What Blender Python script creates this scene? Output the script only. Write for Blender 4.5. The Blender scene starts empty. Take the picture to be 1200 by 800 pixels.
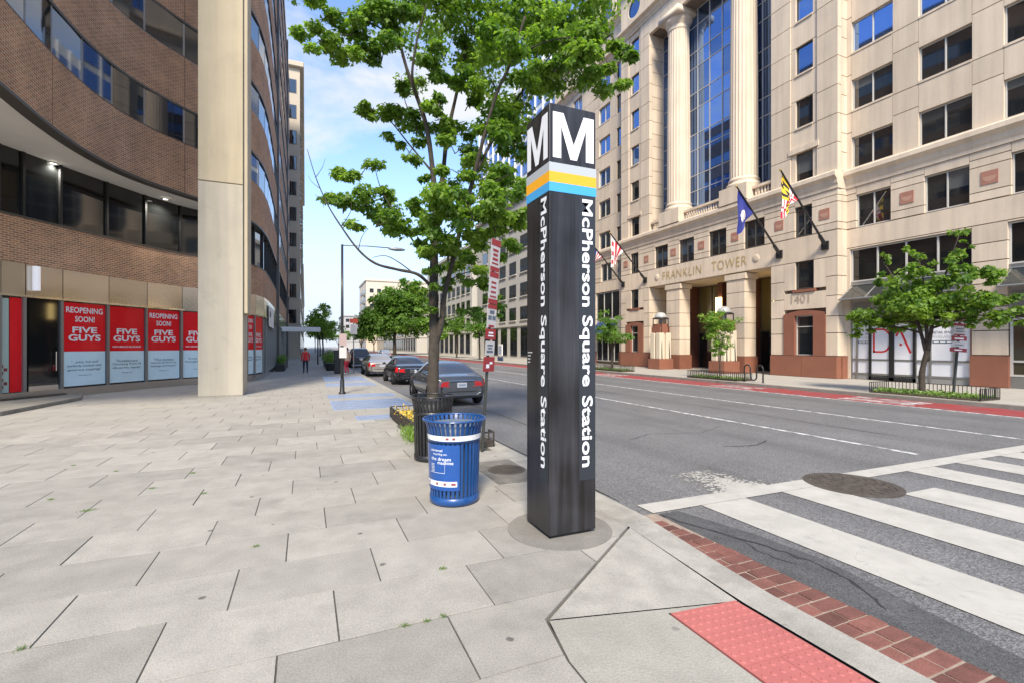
import bpy, bmesh, math, random
import numpy as np
from mathutils import Vector, Matrix

random.seed(7)
rng = np.random.default_rng(7)
scene = bpy.context.scene
COL = scene.collection
R = math.radians

# ------------------------------------------------------------------ camera
FPX, CAMH, HORIZON, CENTRE = 560.0, 1.8, 405.0, 600.0
YAW = math.atan2(242, FPX)
SN, CS = math.sin(YAW), math.cos(YAW)
cam_data = bpy.data.cameras.new('camera')
cam = bpy.data.objects.new('camera', cam_data)
COL.objects.link(cam)
cam.location = (0, 0, CAMH)
cam.rotation_euler = (R(90), 0, -YAW)
cam_data.sensor_width = 36.0
cam_data.lens = 36.0 * FPX / 1200.0
cam_data.shift_y = 5.0 / 1200.0
cam_data.clip_start = 0.05
cam_data.clip_end = 3000
scene.camera = cam

# ------------------------------------------------------------------ sky and sun
SUN_AZ, SUN_EL = 205.0, 46.0          # compass-like: degrees clockwise from +Y, behind and left of the camera
world = bpy.data.worlds.new('World')
scene.world = world
world.use_nodes = True
wt = world.node_tree
wt.nodes.clear()
wo = wt.nodes.new('ShaderNodeOutputWorld')
bg = wt.nodes.new('ShaderNodeBackground')
sky = wt.nodes.new('ShaderNodeTexSky')
sky.sky_type = 'NISHITA'
sky.sun_disc = False
sky.sun_elevation = R(SUN_EL)
sky.sun_rotation = R(SUN_AZ)
sky.air_density = 0.8
sky.dust_density = 0.0
sky.ozone_density = 2.0
tc = wt.nodes.new('ShaderNodeTexCoord')
mp = wt.nodes.new('ShaderNodeMapping')
mp.inputs['Scale'].default_value = (1.0, 1.0, 2.2)
mp.inputs['Location'].default_value = (0.35, 0.1, 0.2)
nz = wt.nodes.new('ShaderNodeTexNoise')
nz.inputs['Scale'].default_value = 2.3
nz.inputs['Detail'].default_value = 9.0
nz.inputs['Roughness'].default_value = 0.56
nz.inputs['Distortion'].default_value = 0.25
cr = wt.nodes.new('ShaderNodeValToRGB')
cr.color_ramp.elements[0].position = 0.52
cr.color_ramp.elements[1].position = 0.645
cr.color_ramp.elements[1].color = (0.95, 0.95, 0.95, 1)
mx = wt.nodes.new('ShaderNodeMix')
mx.data_type = 'RGBA'
mx.inputs[7].default_value = (2.45, 2.5, 2.6, 1)
wt.links.new(tc.outputs['Generated'], mp.inputs['Vector'])
wt.links.new(mp.outputs['Vector'], nz.inputs['Vector'])
wt.links.new(nz.outputs['Fac'], cr.inputs['Fac'])
sx = wt.nodes.new('ShaderNodeSeparateXYZ')          # a bank of thin cloud thickens towards the horizon all round
wt.links.new(tc.outputs['Generated'], sx.inputs[0])
hb = wt.nodes.new('ShaderNodeMapRange')
hb.interpolation_type = 'SMOOTHSTEP'
hb.inputs['From Min'].default_value = 0.0
hb.inputs['From Max'].default_value = 0.38
hb.inputs['To Min'].default_value = 0.97
hb.inputs['To Max'].default_value = 0.0
wt.links.new(sx.outputs['Z'], hb.inputs['Value'])
mh = wt.nodes.new('ShaderNodeMix')
mh.data_type = 'RGBA'
mh.inputs[7].default_value = (1.90, 2.10, 2.45, 1)
wt.links.new(hb.outputs[0], mh.inputs[0])
wt.links.new(sky.outputs['Color'], mh.inputs[6])
wt.links.new(cr.outputs['Color'], mx.inputs[0])
wt.links.new(mh.outputs[2], mx.inputs[6])
wt.links.new(mx.outputs[2], bg.inputs['Color'])
bg.inputs['Strength'].default_value = 0.15
wt.links.new(bg.outputs[0], wo.inputs['Surface'])

sun_data = bpy.data.lights.new('sun', 'SUN')
sun_data.energy = 2.6
sun_data.angle = R(14)
sun_data.color = (1.0, 0.895, 0.74)
sun = bpy.data.objects.new('sun', sun_data)
COL.objects.link(sun)
_d = Vector((math.sin(R(SUN_AZ)) * math.cos(R(SUN_EL)), math.cos(R(SUN_AZ)) * math.cos(R(SUN_EL)), math.sin(R(SUN_EL))))
sun.rotation_euler = _d.to_track_quat('Z', 'Y').to_euler()
sun.location = _d * 80

scene.view_settings.view_transform = 'Standard'
scene.view_settings.look = 'None'
scene.view_settings.gamma = 1.0
scene.view_settings.use_curve_mapping = False
scene.view_settings.exposure = 1.38

# ------------------------------------------------------------------ helpers
def at(px, py, d):
    """a point at viewing depth d"""
    l = (px - CENTRE) / FPX * d
    return Vector((d * SN + l * CS, d * CS - l * SN, CAMH - (py - HORIZON) / FPX * d))

def gp(px, py, z=0.0):
    d = FPX * (CAMH - z) / (py - HORIZON)
    return at(px, py, d)

def wm(o):
    if o is None:
        return Matrix.Identity(4)
    if o.parent is None:
        return o.matrix_basis.copy()
    return wm(o.parent) @ o.matrix_parent_inverse @ o.matrix_basis

def attach(o, parent):
    if parent is not None:
        inv = wm(parent).inverted()
        o.parent = parent
        o.matrix_parent_inverse = inv
    return o

def tag(o, label=None, cat=None, group=None, kind=None):
    if label: o['label'] = label
    if cat: o['category'] = cat
    if group: o['group'] = group
    if kind: o['kind'] = kind
    return o

def thing(name, label, cat, loc=(0, 0, 0), group=None):
    o = bpy.data.objects.new(name, None)
    o.empty_display_size = 0.2
    o.location = loc
    COL.objects.link(o)
    return tag(o, label, cat, group)

def copy_tree(o, parent=None):
    c = o.copy()
    COL.objects.link(c)
    if parent is not None:
        c.parent = parent
    for ch in list(o.children):
        copy_tree(ch, c)
    return c

class MB:
    def __init__(s):
        s.v = []; s.f = []; s.m = []; s.uv = {}
    def pt(s, p):
        s.v.append(tuple(p)); return len(s.v) - 1
    def ngon(s, pts, mi=0):
        b = len(s.v); s.v.extend(tuple(p) for p in pts)
        s.f.append(tuple(range(b, b + len(pts)))); s.m.append(mi); return s
    def box(s, x0, x1, y0, y1, z0, z1, mi=0):
        b = len(s.v)
        s.v.extend([(x0,y0,z0),(x1,y0,z0),(x1,y1,z0),(x0,y1,z0),(x0,y0,z1),(x1,y0,z1),(x1,y1,z1),(x0,y1,z1)])
        for q in ((0,3,2,1),(4,5,6,7),(0,1,5,4),(1,2,6,5),(2,3,7,6),(3,0,4,7)):
            s.f.append(tuple(b + i for i in q)); s.m.append(mi)
        return s
    def prism(s, poly, z0, z1, mi=0):
        """poly: list of (x,y) counter-clockwise"""
        n = len(poly); b = len(s.v)
        a = sum(poly[i][0]*poly[(i+1)%n][1]-poly[(i+1)%n][0]*poly[i][1] for i in range(n))
        if a < 0: poly = poly[::-1]
        s.v.extend((p[0], p[1], z0) for p in poly); s.v.extend((p[0], p[1], z1) for p in poly)
        s.f.append(tuple(b + n + i for i in range(n))); s.m.append(mi)
        s.f.append(tuple(b + n - 1 - i for i in range(n))); s.m.append(mi)
        for i in range(n):
            j = (i + 1) % n
            s.f.append((b+i, b+j, b+n+j, b+n+i)); s.m.append(mi)
        return s
    def tube(s, pts, rad, n=8, mi=0, cap=True):
        pts = [Vector(p) for p in pts]
        if not hasattr(rad, '__len__'): rad = [rad] * len(pts)
        b = len(s.v); up = None
        for i, p in enumerate(pts):
            t = (pts[min(i+1, len(pts)-1)] - pts[max(i-1, 0)])
            if t.length < 1e-9: t = Vector((0,0,1))
            t.normalize()
            if up is None:
                up = Vector((1,0,0)) if abs(t.x) < 0.8 else Vector((0,1,0))
            up = (up - t * up.dot(t))
            if up.length < 1e-6: up = t.orthogonal()
            up.normalize(); sd = t.cross(up)
            for k in range(n):
                a = 2 * math.pi * k / n
                s.v.append(tuple(p + (up * math.cos(a) + sd * math.sin(a)) * rad[i]))
        for i in range(len(pts) - 1):
            for k in range(n):
                k2 = (k + 1) % n
                s.f.append((b+i*n+k, b+i*n+k2, b+(i+1)*n+k2, b+(i+1)*n+k)); s.m.append(mi)
        if cap:
            s.f.append(tuple(b + n - 1 - k for k in range(n))); s.m.append(mi)
            e = b + (len(pts) - 1) * n
            s.f.append(tuple(e + k for k in range(n))); s.m.append(mi)
        return s
    def lathe(s, prof, n=24, c=(0,0), mi=0, a0=0.0, a1=2*math.pi):
        b = len(s.v); full = abs(a1 - a0 - 2*math.pi) < 1e-6; m = n if full else n + 1
        for (r, z) in prof:
            for k in range(m):
                a = a0 + (a1 - a0) * k / n
                s.v.append((c[0] + r*math.cos(a), c[1] + r*math.sin(a), z))
        for i in range(len(prof) - 1):
            for k in range(n):
                k2 = (k + 1) % m
                s.f.append((b+i*m+k, b+i*m+k2, b+(i+1)*m+k2, b+(i+1)*m+k)); s.m.append(mi)
        return s
    def ellipsoid(s, c, r, n=12, m=8, mi=0):
        prof = []
        b = len(s.v)
        for i in range(m + 1):
            t = -math.pi/2 + math.pi * i / m
            for k in range(n):
                a = 2*math.pi*k/n
                s.v.append((c[0]+r[0]*math.cos(t)*math.cos(a), c[1]+r[1]*math.cos(t)*math.sin(a), c[2]+r[2]*math.sin(t)))
        for i in range(m):
            for k in range(n):
                k2 = (k+1) % n
                s.f.append((b+i*n+k, b+i*n+k2, b+(i+1)*n+k2, b+(i+1)*n+k)); s.m.append(mi)
        return s
    def mesh(s, name, mats, smooth=False):
        me = bpy.data.meshes.new(name)
        me.from_pydata(s.v, [], s.f)
        for m_ in (mats if isinstance(mats, (list, tuple)) else [mats]):
            me.materials.append(m_)
        me.polygons.foreach_set('material_index', s.m)
        if smooth:
            me.polygons.foreach_set('use_smooth', [True] * len(me.polygons))
        me.update()
        return me
    def build(s, name, mats, parent=None, smooth=False):
        o = bpy.data.objects.new(name, s.mesh(name, mats, smooth))
        COL.objects.link(o)
        return attach(o, parent)

def auto_smooth(o, deg=40):
    me = o.data
    bm = bmesh.new(); bm.from_mesh(me)
    for f in bm.faces: f.smooth = True
    for e in bm.edges:
        if len(e.link_faces) == 2 and e.calc_face_angle(0) > R(deg): e.smooth = False
    bm.to_mesh(me); bm.free()
    return o

def bevel(o, w=0.01, seg=2, deg=30):
    bm = bmesh.new(); bm.from_mesh(o.data)
    bmesh.ops.remove_doubles(bm, verts=bm.verts, dist=1e-5)
    ed = [e for e in bm.edges if len(e.link_faces) == 2 and e.calc_face_angle(0) > R(deg)]
    bmesh.ops.bevel(bm, geom=ed, offset=w, segments=seg, affect='EDGES', profile=0.5)
    bm.to_mesh(o.data); bm.free()
    return o

_unit = {}
def piece(name, x0, x1, y0, y1, z0, z1, mat, parent):
    """one box-shaped piece that shares its mesh with every piece of that material"""
    key = (name, mat.name)
    if key not in _unit:
        _unit[key] = MB().box(-.5, .5, -.5, .5, -.5, .5).mesh(name, mat)
    o = bpy.data.objects.new(name, _unit[key])
    o.location = ((x0+x1)/2, (y0+y1)/2, (z0+z1)/2)
    o.scale = (abs(x1-x0), abs(y1-y0), abs(z1-z0))
    COL.objects.link(o)
    return attach(o, parent)

def text(name, body, origin, xdir, ydir, mat, parent, width=None, height=None, bold=0.0, thick=0.003, align='LEFT', space=1.0):
    cu = bpy.data.curves.new(name, 'FONT')
    cu.body = body
    cu.size = 1.0
    cu.offset = bold
    cu.align_x = align
    cu.space_character = space
    cu.extrude = 0.0
    cu.resolution_u = 3
    t = bpy.data.objects.new(name, cu)
    COL.objects.link(t)
    bpy.context.view_layer.update()
    me = bpy.data.meshes.new_from_object(t.evaluated_get(bpy.context.evaluated_depsgraph_get()))
    bpy.data.objects.remove(t); bpy.data.curves.remove(cu)
    co = np.zeros(len(me.vertices) * 3)
    me.vertices.foreach_get('co', co); co = co.reshape(-1, 3)
    lo, hi = co.min(0), co.max(0)
    sx = width / (hi[0]-lo[0]) if width else None
    sy = height / (hi[1]-lo[1]) if height else None
    if sx is None: sx = sy
    if sy is None: sy = sx
    X = Vector(xdir).normalized(); Y = Vector(ydir).normalized(); Z = X.cross(Y)
    ax = {'LEFT': lo[0], 'CENTER': (lo[0]+hi[0])/2, 'RIGHT': hi[0]}[align]
    q = (co[:, :1]-ax)*sx*np.array(X)[None] + (co[:, 1:2]-lo[1])*sy*np.array(Y)[None] + np.array(origin)[None] + np.array(Z)[None]*thick
    me.vertices.foreach_set('co', q.ravel())
    me.materials.clear(); me.materials.append(mat)
    me.name = name
    me.update()
    o = bpy.data.objects.new(name, me)
    COL.objects.link(o)
    return attach(o, parent)

# ------------------------------------------------------------------ materials
MATS = {}
def mat(name, col, rough=0.6, metal=0.0, var=0.0, vscale=3.0, fine=0.0, fscale=60.0, bump=0.0, bscale=80.0, ior=None, rnd=0.0, coat=0.0, emit=None, stain=0.0, spots=0.0, streak=0.0):
    if name in MATS: return MATS[name]
    m = bpy.data.materials.new(name)
    m.use_nodes = True
    nt = m.node_tree; n = nt.nodes; L = nt.links
    b = n['Principled BSDF']
    b.inputs['Roughness'].default_value = rough
    b.inputs['Metallic'].default_value = metal
    if ior: b.inputs['IOR'].default_value = ior
    if coat:
        b.inputs['Coat Weight'].default_value = coat
        b.inputs['Coat Roughness'].default_value = 0.05
    geo = n.new('ShaderNodeNewGeometry')
    cur = n.new('ShaderNodeRGB'); cur.outputs[0].default_value = (*col, 1)
    out = cur.outputs[0]
    def mul(src, fac_socket, lo, hi, amount=1.0):
        mr = n.new('ShaderNodeMapRange')
        mr.inputs['From Min'].default_value = 0.3; mr.inputs['From Max'].default_value = 0.7
        mr.inputs['To Min'].default_value = lo; mr.inputs['To Max'].default_value = hi
        L.new(fac_socket, mr.inputs['Value'])
        mxn = n.new('ShaderNodeVectorMath'); mxn.operation = 'SCALE'
        L.new(src, mxn.inputs[0]); L.new(mr.outputs[0], mxn.inputs['Scale'])
        return mxn.outputs[0]
    def noise(scale, detail=4.0, rough_=0.55):
        t = n.new('ShaderNodeTexNoise')
        t.inputs['Scale'].default_value = scale; t.inputs['Detail'].default_value = detail
        t.inputs['Roughness'].default_value = rough_
        L.new(geo.outputs['Position'], t.inputs['Vector'])
        return t.outputs['Fac']
    if var: out = mul(out, noise(vscale, 5), 1 - var, 1 + var)
    if fine: out = mul(out, noise(fscale, 3, 0.7), 1 - fine, 1 + fine)
    if rnd:
        oi = n.new('ShaderNodeObjectInfo')
        mr = n.new('ShaderNodeMapRange'); mr.inputs['To Min'].default_value = 1 - rnd; mr.inputs['To Max'].default_value = 1 + rnd
        L.new(oi.outputs['Random'], mr.inputs['Value'])
        vm = n.new('ShaderNodeVectorMath'); vm.operation = 'SCALE'
        L.new(out, vm.inputs[0]); L.new(mr.outputs[0], vm.inputs['Scale']); out = vm.outputs[0]
    if stain:
        f = noise(1.1, 6, 0.62)
        mr = n.new('ShaderNodeMapRange'); mr.inputs['From Min'].default_value = 0.56; mr.inputs['From Max'].default_value = 0.72
        mr.inputs['To Min'].default_value = 1.0; mr.inputs['To Max'].default_value = 1 - stain
        L.new(f, mr.inputs['Value'])
        vm = n.new('ShaderNodeVectorMath'); vm.operation = 'SCALE'
        L.new(out, vm.inputs[0]); L.new(mr.outputs[0], vm.inputs['Scale']); out = vm.outputs[0]
    if streak:
        mpn = n.new('ShaderNodeMapping'); mpn.inputs['Scale'].default_value = (1.6, 1.6, 0.10)
        L.new(geo.outputs['Position'], mpn.inputs['Vector'])
        tn = n.new('ShaderNodeTexNoise'); tn.inputs['Scale'].default_value = 1.4; tn.inputs['Detail'].default_value = 6; tn.inputs['Roughness'].default_value = .62
        L.new(mpn.outputs[0], tn.inputs['Vector'])
        mr = n.new('ShaderNodeMapRange'); mr.inputs['From Min'].default_value = 0.42; mr.inputs['From Max'].default_value = 0.72
        mr.inputs['To Min'].default_value = 1.03; mr.inputs['To Max'].default_value = 1 - streak
        L.new(tn.outputs['Fac'], mr.inputs['Value'])
        vm = n.new('ShaderNodeVectorMath'); vm.operation = 'SCALE'
        L.new(out, vm.inputs[0]); L.new(mr.outputs[0], vm.inputs['Scale']); out = vm.outputs[0]
    if spots:
        vo = n.new('ShaderNodeTexVoronoi'); vo.inputs['Scale'].default_value = 2.3
        L.new(geo.outputs['Position'], vo.inputs['Vector'])
        nn = noise(30, 2)
        ad = n.new('ShaderNodeMath'); ad.operation = 'MULTIPLY_ADD'; ad.inputs[1].default_value = 0.06
        L.new(nn, ad.inputs[0]); L.new(vo.outputs['Distance'], ad.inputs[2])
        mr = n.new('ShaderNodeMapRange'); mr.inputs['From Min'].default_value = 0.075; mr.inputs['From Max'].default_value = 0.10
        mr.inputs['To Min'].default_value = 1 - spots; mr.inputs['To Max'].default_value = 1.0
        L.new(ad.outputs[0], mr.inputs['Value'])
        vm = n.new('ShaderNodeVectorMath'); vm.operation = 'SCALE'
        L.new(out, vm.inputs[0]); L.new(mr.outputs[0], vm.inputs['Scale']); out = vm.outputs[0]
    L.new(out, b.inputs['Base Color'])
    if bump:
        bp = n.new('ShaderNodeBump'); bp.inputs['Strength'].default_value = bump; bp.inputs['Distance'].default_value = 0.01
        L.new(noise(bscale, 4, 0.6), bp.inputs['Height']); L.new(bp.outputs[0], b.inputs['Normal'])
    if emit:
        b.inputs['Emission Color'].default_value = (*emit[0], 1); b.inputs['Emission Strength'].default_value = emit[1]
    MATS[name] = m
    return m

SLAB = mat('granite slab', (0.318, 0.299, 0.263), 0.8, var=0.11, vscale=3.5, fine=0.22, fscale=85, bump=0.35, bscale=120, rnd=0.13, stain=0.24, spots=0.6)
CONC = mat('concrete', (0.335, 0.317, 0.277), 0.85, var=0.15, vscale=4.0, fine=0.20, fscale=90, bump=0.4, bscale=110, stain=0.3, spots=0.5)
CONCD = mat('weathered concrete', (0.215, 0.203, 0.175), 0.88, var=0.14, vscale=3, fine=0.16, fscale=110, bump=0.4, bscale=120, stain=0.25)
JOINT = mat('joint dirt', (0.085, 0.08, 0.068), 0.95, var=0.3, vscale=6)
SAND = mat('joint mortar', (0.30, 0.235, 0.185), 0.95, var=0.2, vscale=12)
def asphalt_mat(name, col):
    m = bpy.data.materials.new(name); m.use_nodes = True
    nt = m.node_tree; n = nt.nodes; L = nt.links; b = n['Principled BSDF']
    b.inputs['Roughness'].default_value = 0.62
    geo = n.new('ShaderNodeNewGeometry')
    def noise(scale, detail, rough_=.6, mapping=None):
        t = n.new('ShaderNodeTexNoise'); t.inputs['Scale'].default_value = scale; t.inputs['Detail'].default_value = detail; t.inputs['Roughness'].default_value = rough_
        if mapping:
            q = n.new('ShaderNodeMapping'); q.inputs['Scale'].default_value = mapping
            L.new(geo.outputs['Position'], q.inputs['Vector']); L.new(q.outputs[0], t.inputs['Vector'])
        else: L.new(geo.outputs['Position'], t.inputs['Vector'])
        return t.outputs['Fac']
    rgb = n.new('ShaderNodeRGB'); rgb.outputs[0].default_value = (*col, 1); out = rgb.outputs[0]
    def scale_by(src, fac, f0, f1, lo, hi):
        mr = n.new('ShaderNodeMapRange'); mr.inputs['From Min'].default_value = f0; mr.inputs['From Max'].default_value = f1
        mr.inputs['To Min'].default_value = lo; mr.inputs['To Max'].default_value = hi
        L.new(fac, mr.inputs['Value'])
        vm = n.new('ShaderNodeVectorMath'); vm.operation = 'SCALE'; L.new(src, vm.inputs[0]); L.new(mr.outputs[0], vm.inputs['Scale'])
        return vm.outputs[0]
    out = scale_by(out, noise(1.0, 5, .6, (.75, .035, 1)), .3, .7, .80, 1.14)        # wheel tracks along the street
    out = scale_by(out, noise(.55, 6, .65), .35, .7, 1.06, .86)                       # broad patches
    out = scale_by(out, noise(.9, 7, .7, (1, .3, 1)), .60, .75, 1.0, .74)             # oil drips
    vo = n.new('ShaderNodeTexVoronoi'); vo.inputs['Scale'].default_value = 75; L.new(geo.outputs['Position'], vo.inputs['Vector'])
    sp = n.new('ShaderNodeSeparateColor'); L.new(vo.outputs['Color'], sp.inputs[0])
    out = scale_by(out, sp.outputs[0], 0, 1, .58, 1.46)                               # stones in the binder
    out = scale_by(out, noise(34, 3, .7), .3, .7, .80, 1.22)
    L.new(out, b.inputs['Base Color'])
    bp = n.new('ShaderNodeBump'); bp.inputs['Strength'].default_value = .8; bp.inputs['Distance'].default_value = .008
    L.new(vo.outputs['Distance'], bp.inputs['Height']); L.new(bp.outputs[0], b.inputs['Normal'])
    return m
ASPH = asphalt_mat('asphalt', (0.155, 0.153, 0.152))
ASPHD = mat('cracked asphalt patch', (0.085, 0.085, 0.086), 0.9, var=0.2, vscale=4, fine=0.62, fscale=75, bump=0.9, bscale=110)
CRACK = mat('crack filler', (0.028, 0.027, 0.026), 0.95, var=0.3, vscale=9)
PAVEBR = mat('gutter brick', (0.165, 0.066, 0.050), 0.85, var=0.18, vscale=7, fine=0.22, fscale=80, bump=0.5, bscale=90, rnd=0.28, stain=0.25)
TACT = mat('tactile tile', (0.40, 0.122, 0.108), 0.8, var=0.08, vscale=5, fine=0.06, fscale=90, rnd=0.05, stain=0.12)
STONE = mat('tower limestone', (0.64, 0.53, 0.405), 0.8, var=0.05, vscale=0.7, fine=0.035, fscale=14, rnd=0.075, stain=0.05, streak=0.16, bump=0.1, bscale=40)
STONEG = mat('grey limestone', (0.50, 0.475, 0.43), 0.8, var=0.06, vscale=0.6, rnd=0.05, stain=0.06)
GROOVE = mat('stone joint', (0.20, 0.16, 0.125), 0.9)
REDGR = mat('red granite', (0.245, 0.098, 0.060), 0.6, var=0.07, vscale=1.5, fine=0.12, fscale=40, rnd=0.05)
GLASS = mat('window glass', (0.012, 0.014, 0.016), 0.035, ior=2.1, rnd=0.3)
GLASSS = mat('street front glass', (0.02, 0.021, 0.022), 0.03, ior=4.0)
GLASSN = mat('neutral glass', (0.014, 0.015, 0.016), 0.03, ior=1.9)
GLASSB = mat('reflective glass', (0.17, 0.27, 0.50), 0.03, 0.95, rnd=0.25)  # blue of the reflected sky put into the glass colour
GLASSC = mat('glass over curtains', (0.03, 0.036, 0.035), 0.08, ior=1.7, rnd=0.3)
GLASSD = mat('dark shop glass', (0.010, 0.011, 0.011), 0.05, ior=1.7)
FRAME = mat('bronze frame', (0.10, 0.095, 0.085), 0.45, 0.4)
FRAMEL = mat('pale frame', (0.55, 0.53, 0.49), 0.5, 0.1)
FRAMEG = mat('grey aluminium', (0.28, 0.28, 0.27), 0.4, 0.6)
BLACKM = mat('black painted metal', (0.014, 0.014, 0.015), 0.42, var=0.25, vscale=8, coat=0.2)
IRON = mat('cast iron', (0.09, 0.075, 0.062), 0.7, 0.3, var=0.3, vscale=6, fine=0.2, fscale=50, bump=0.4, bscale=60)
STEEL = mat('brushed steel', (0.74, 0.70, 0.64), 0.15, 0.95, rnd=0.22)
BEIGE = mat('pillar concrete', (0.50, 0.418, 0.283), 0.8, var=0.05, vscale=0.8, fine=0.03, fscale=30, stain=0.08, streak=0.14, bump=0.1, bscale=40)
BEIGE2 = mat('pillar base concrete', (0.475, 0.422, 0.328), 0.8, var=0.06, vscale=0.9, fine=0.03, fscale=30, stain=0.16, streak=0.18, bump=0.1, bscale=40)
SOFFIT = mat('soffit plaster', (0.74, 0.72, 0.67), 0.9, var=0.05, vscale=0.8)
WHITE = mat('white paint', (0.80, 0.80, 0.79), 0.6, var=0.04, vscale=3)
LETTER = mat('white lettering', (0.80, 0.81, 0.82), 0.4)
RED = mat('red print', (0.78, 0.012, 0.018), 0.6, coat=0.25, ior=1.25, var=0.04, vscale=2)
PALEB = mat('pale blue print', (0.66, 0.85, 0.90), 0.6, coat=0.25, ior=1.25, var=0.04, vscale=2)
INK = mat('dark print', (0.10, 0.13, 0.17), 0.6)
BARK = mat('bark', (0.055, 0.044, 0.033), 0.92, var=0.28, vscale=9, fine=0.25, fscale=60, bump=0.9, bscale=45)
SOIL = mat('soil', (0.075, 0.055, 0.038), 0.95, var=0.3, vscale=9, bump=0.8, bscale=40)
RUBBER = mat('tyre rubber', (0.016, 0.016, 0.017), 0.8)
RIM = mat('alloy rim', (0.42, 0.42, 0.43), 0.3, 0.8)
CARGL = mat('car glass', (0.012, 0.013, 0.015), 0.02, ior=10.0)
TAIL = mat('tail lamp', (0.55, 0.012, 0.014), 0.12, coat=0.6)
PLATE = mat('licence plate', (0.55, 0.56, 0.58), 0.5)
BLACKP = mat('black plastic', (0.015, 0.015, 0.016), 0.55)
BLUE = mat('blue bin paint', (0.008, 0.060, 0.215), 0.35, var=0.10, vscale=5, coat=0.35)
GOLD = mat('gilt lettering', (0.55, 0.40, 0.15), 0.45, 0.3)
GREYLET = mat('engraved lettering', (0.40, 0.32, 0.245), 0.8)

def brick_mat(name, c1, c2, mortar, w=0.205, h=0.072, ms=0.011):
    m = bpy.data.materials.new(name); m.use_nodes = True
    nt = m.node_tree; n = nt.nodes; L = nt.links; b = n['Principled BSDF']
    b.inputs['Roughness'].default_value = 0.85
    uv = n.new('ShaderNodeUVMap'); uv.uv_map = 'UVMap'
    br = n.new('ShaderNodeTexBrick')
    br.inputs['Color1'].default_value = (*c1, 1); br.inputs['Color2'].default_value = (*c2, 1); br.inputs['Mortar'].default_value = (*mortar, 1)
    br.inputs['Scale'].default_value = 1.0; br.inputs['Mortar Size'].default_value = ms; br.inputs['Mortar Smooth'].default_value = 0.2
    br.inputs['Brick Width'].default_value = w; br.inputs['Row Height'].default_value = h; br.inputs['Bias'].default_value = -0.1
    L.new(uv.outputs[0], br.inputs['Vector'])
    nzz = n.new('ShaderNodeTexNoise'); nzz.inputs['Scale'].default_value = 0.9; nzz.inputs['Detail'].default_value = 5
    geo = n.new('ShaderNodeNewGeometry'); L.new(geo.outputs['Position'], nzz.inputs['Vector'])
    mr = n.new('ShaderNodeMapRange'); mr.inputs['From Min'].default_value = 0.3; mr.inputs['From Max'].default_value = 0.7
    mr.inputs['To Min'].default_value = 0.82; mr.inputs['To Max'].default_value = 1.16
    L.new(nzz.outputs['Fac'], mr.inputs['Value'])
    vm = n.new('ShaderNodeVectorMath'); vm.operation = 'SCALE'
    L.new(br.outputs['Color'], vm.inputs[0]); L.new(mr.outputs[0], vm.inputs['Scale'])
    L.new(vm.outputs[0], b.inputs['Base Color'])
    bp = n.new('ShaderNodeBump'); bp.inputs['Strength'].default_value = 0.5; bp.inputs['Distance'].default_value = 0.01; bp.invert = True
    L.new(br.outputs['Fac'], bp.inputs['Height']); L.new(bp.outputs[0], b.inputs['Normal'])
    return m
BRICK = brick_mat('brown brick', (0.42, 0.198, 0.094), (0.225, 0.104, 0.053), (0.56, 0.43, 0.30))

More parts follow.
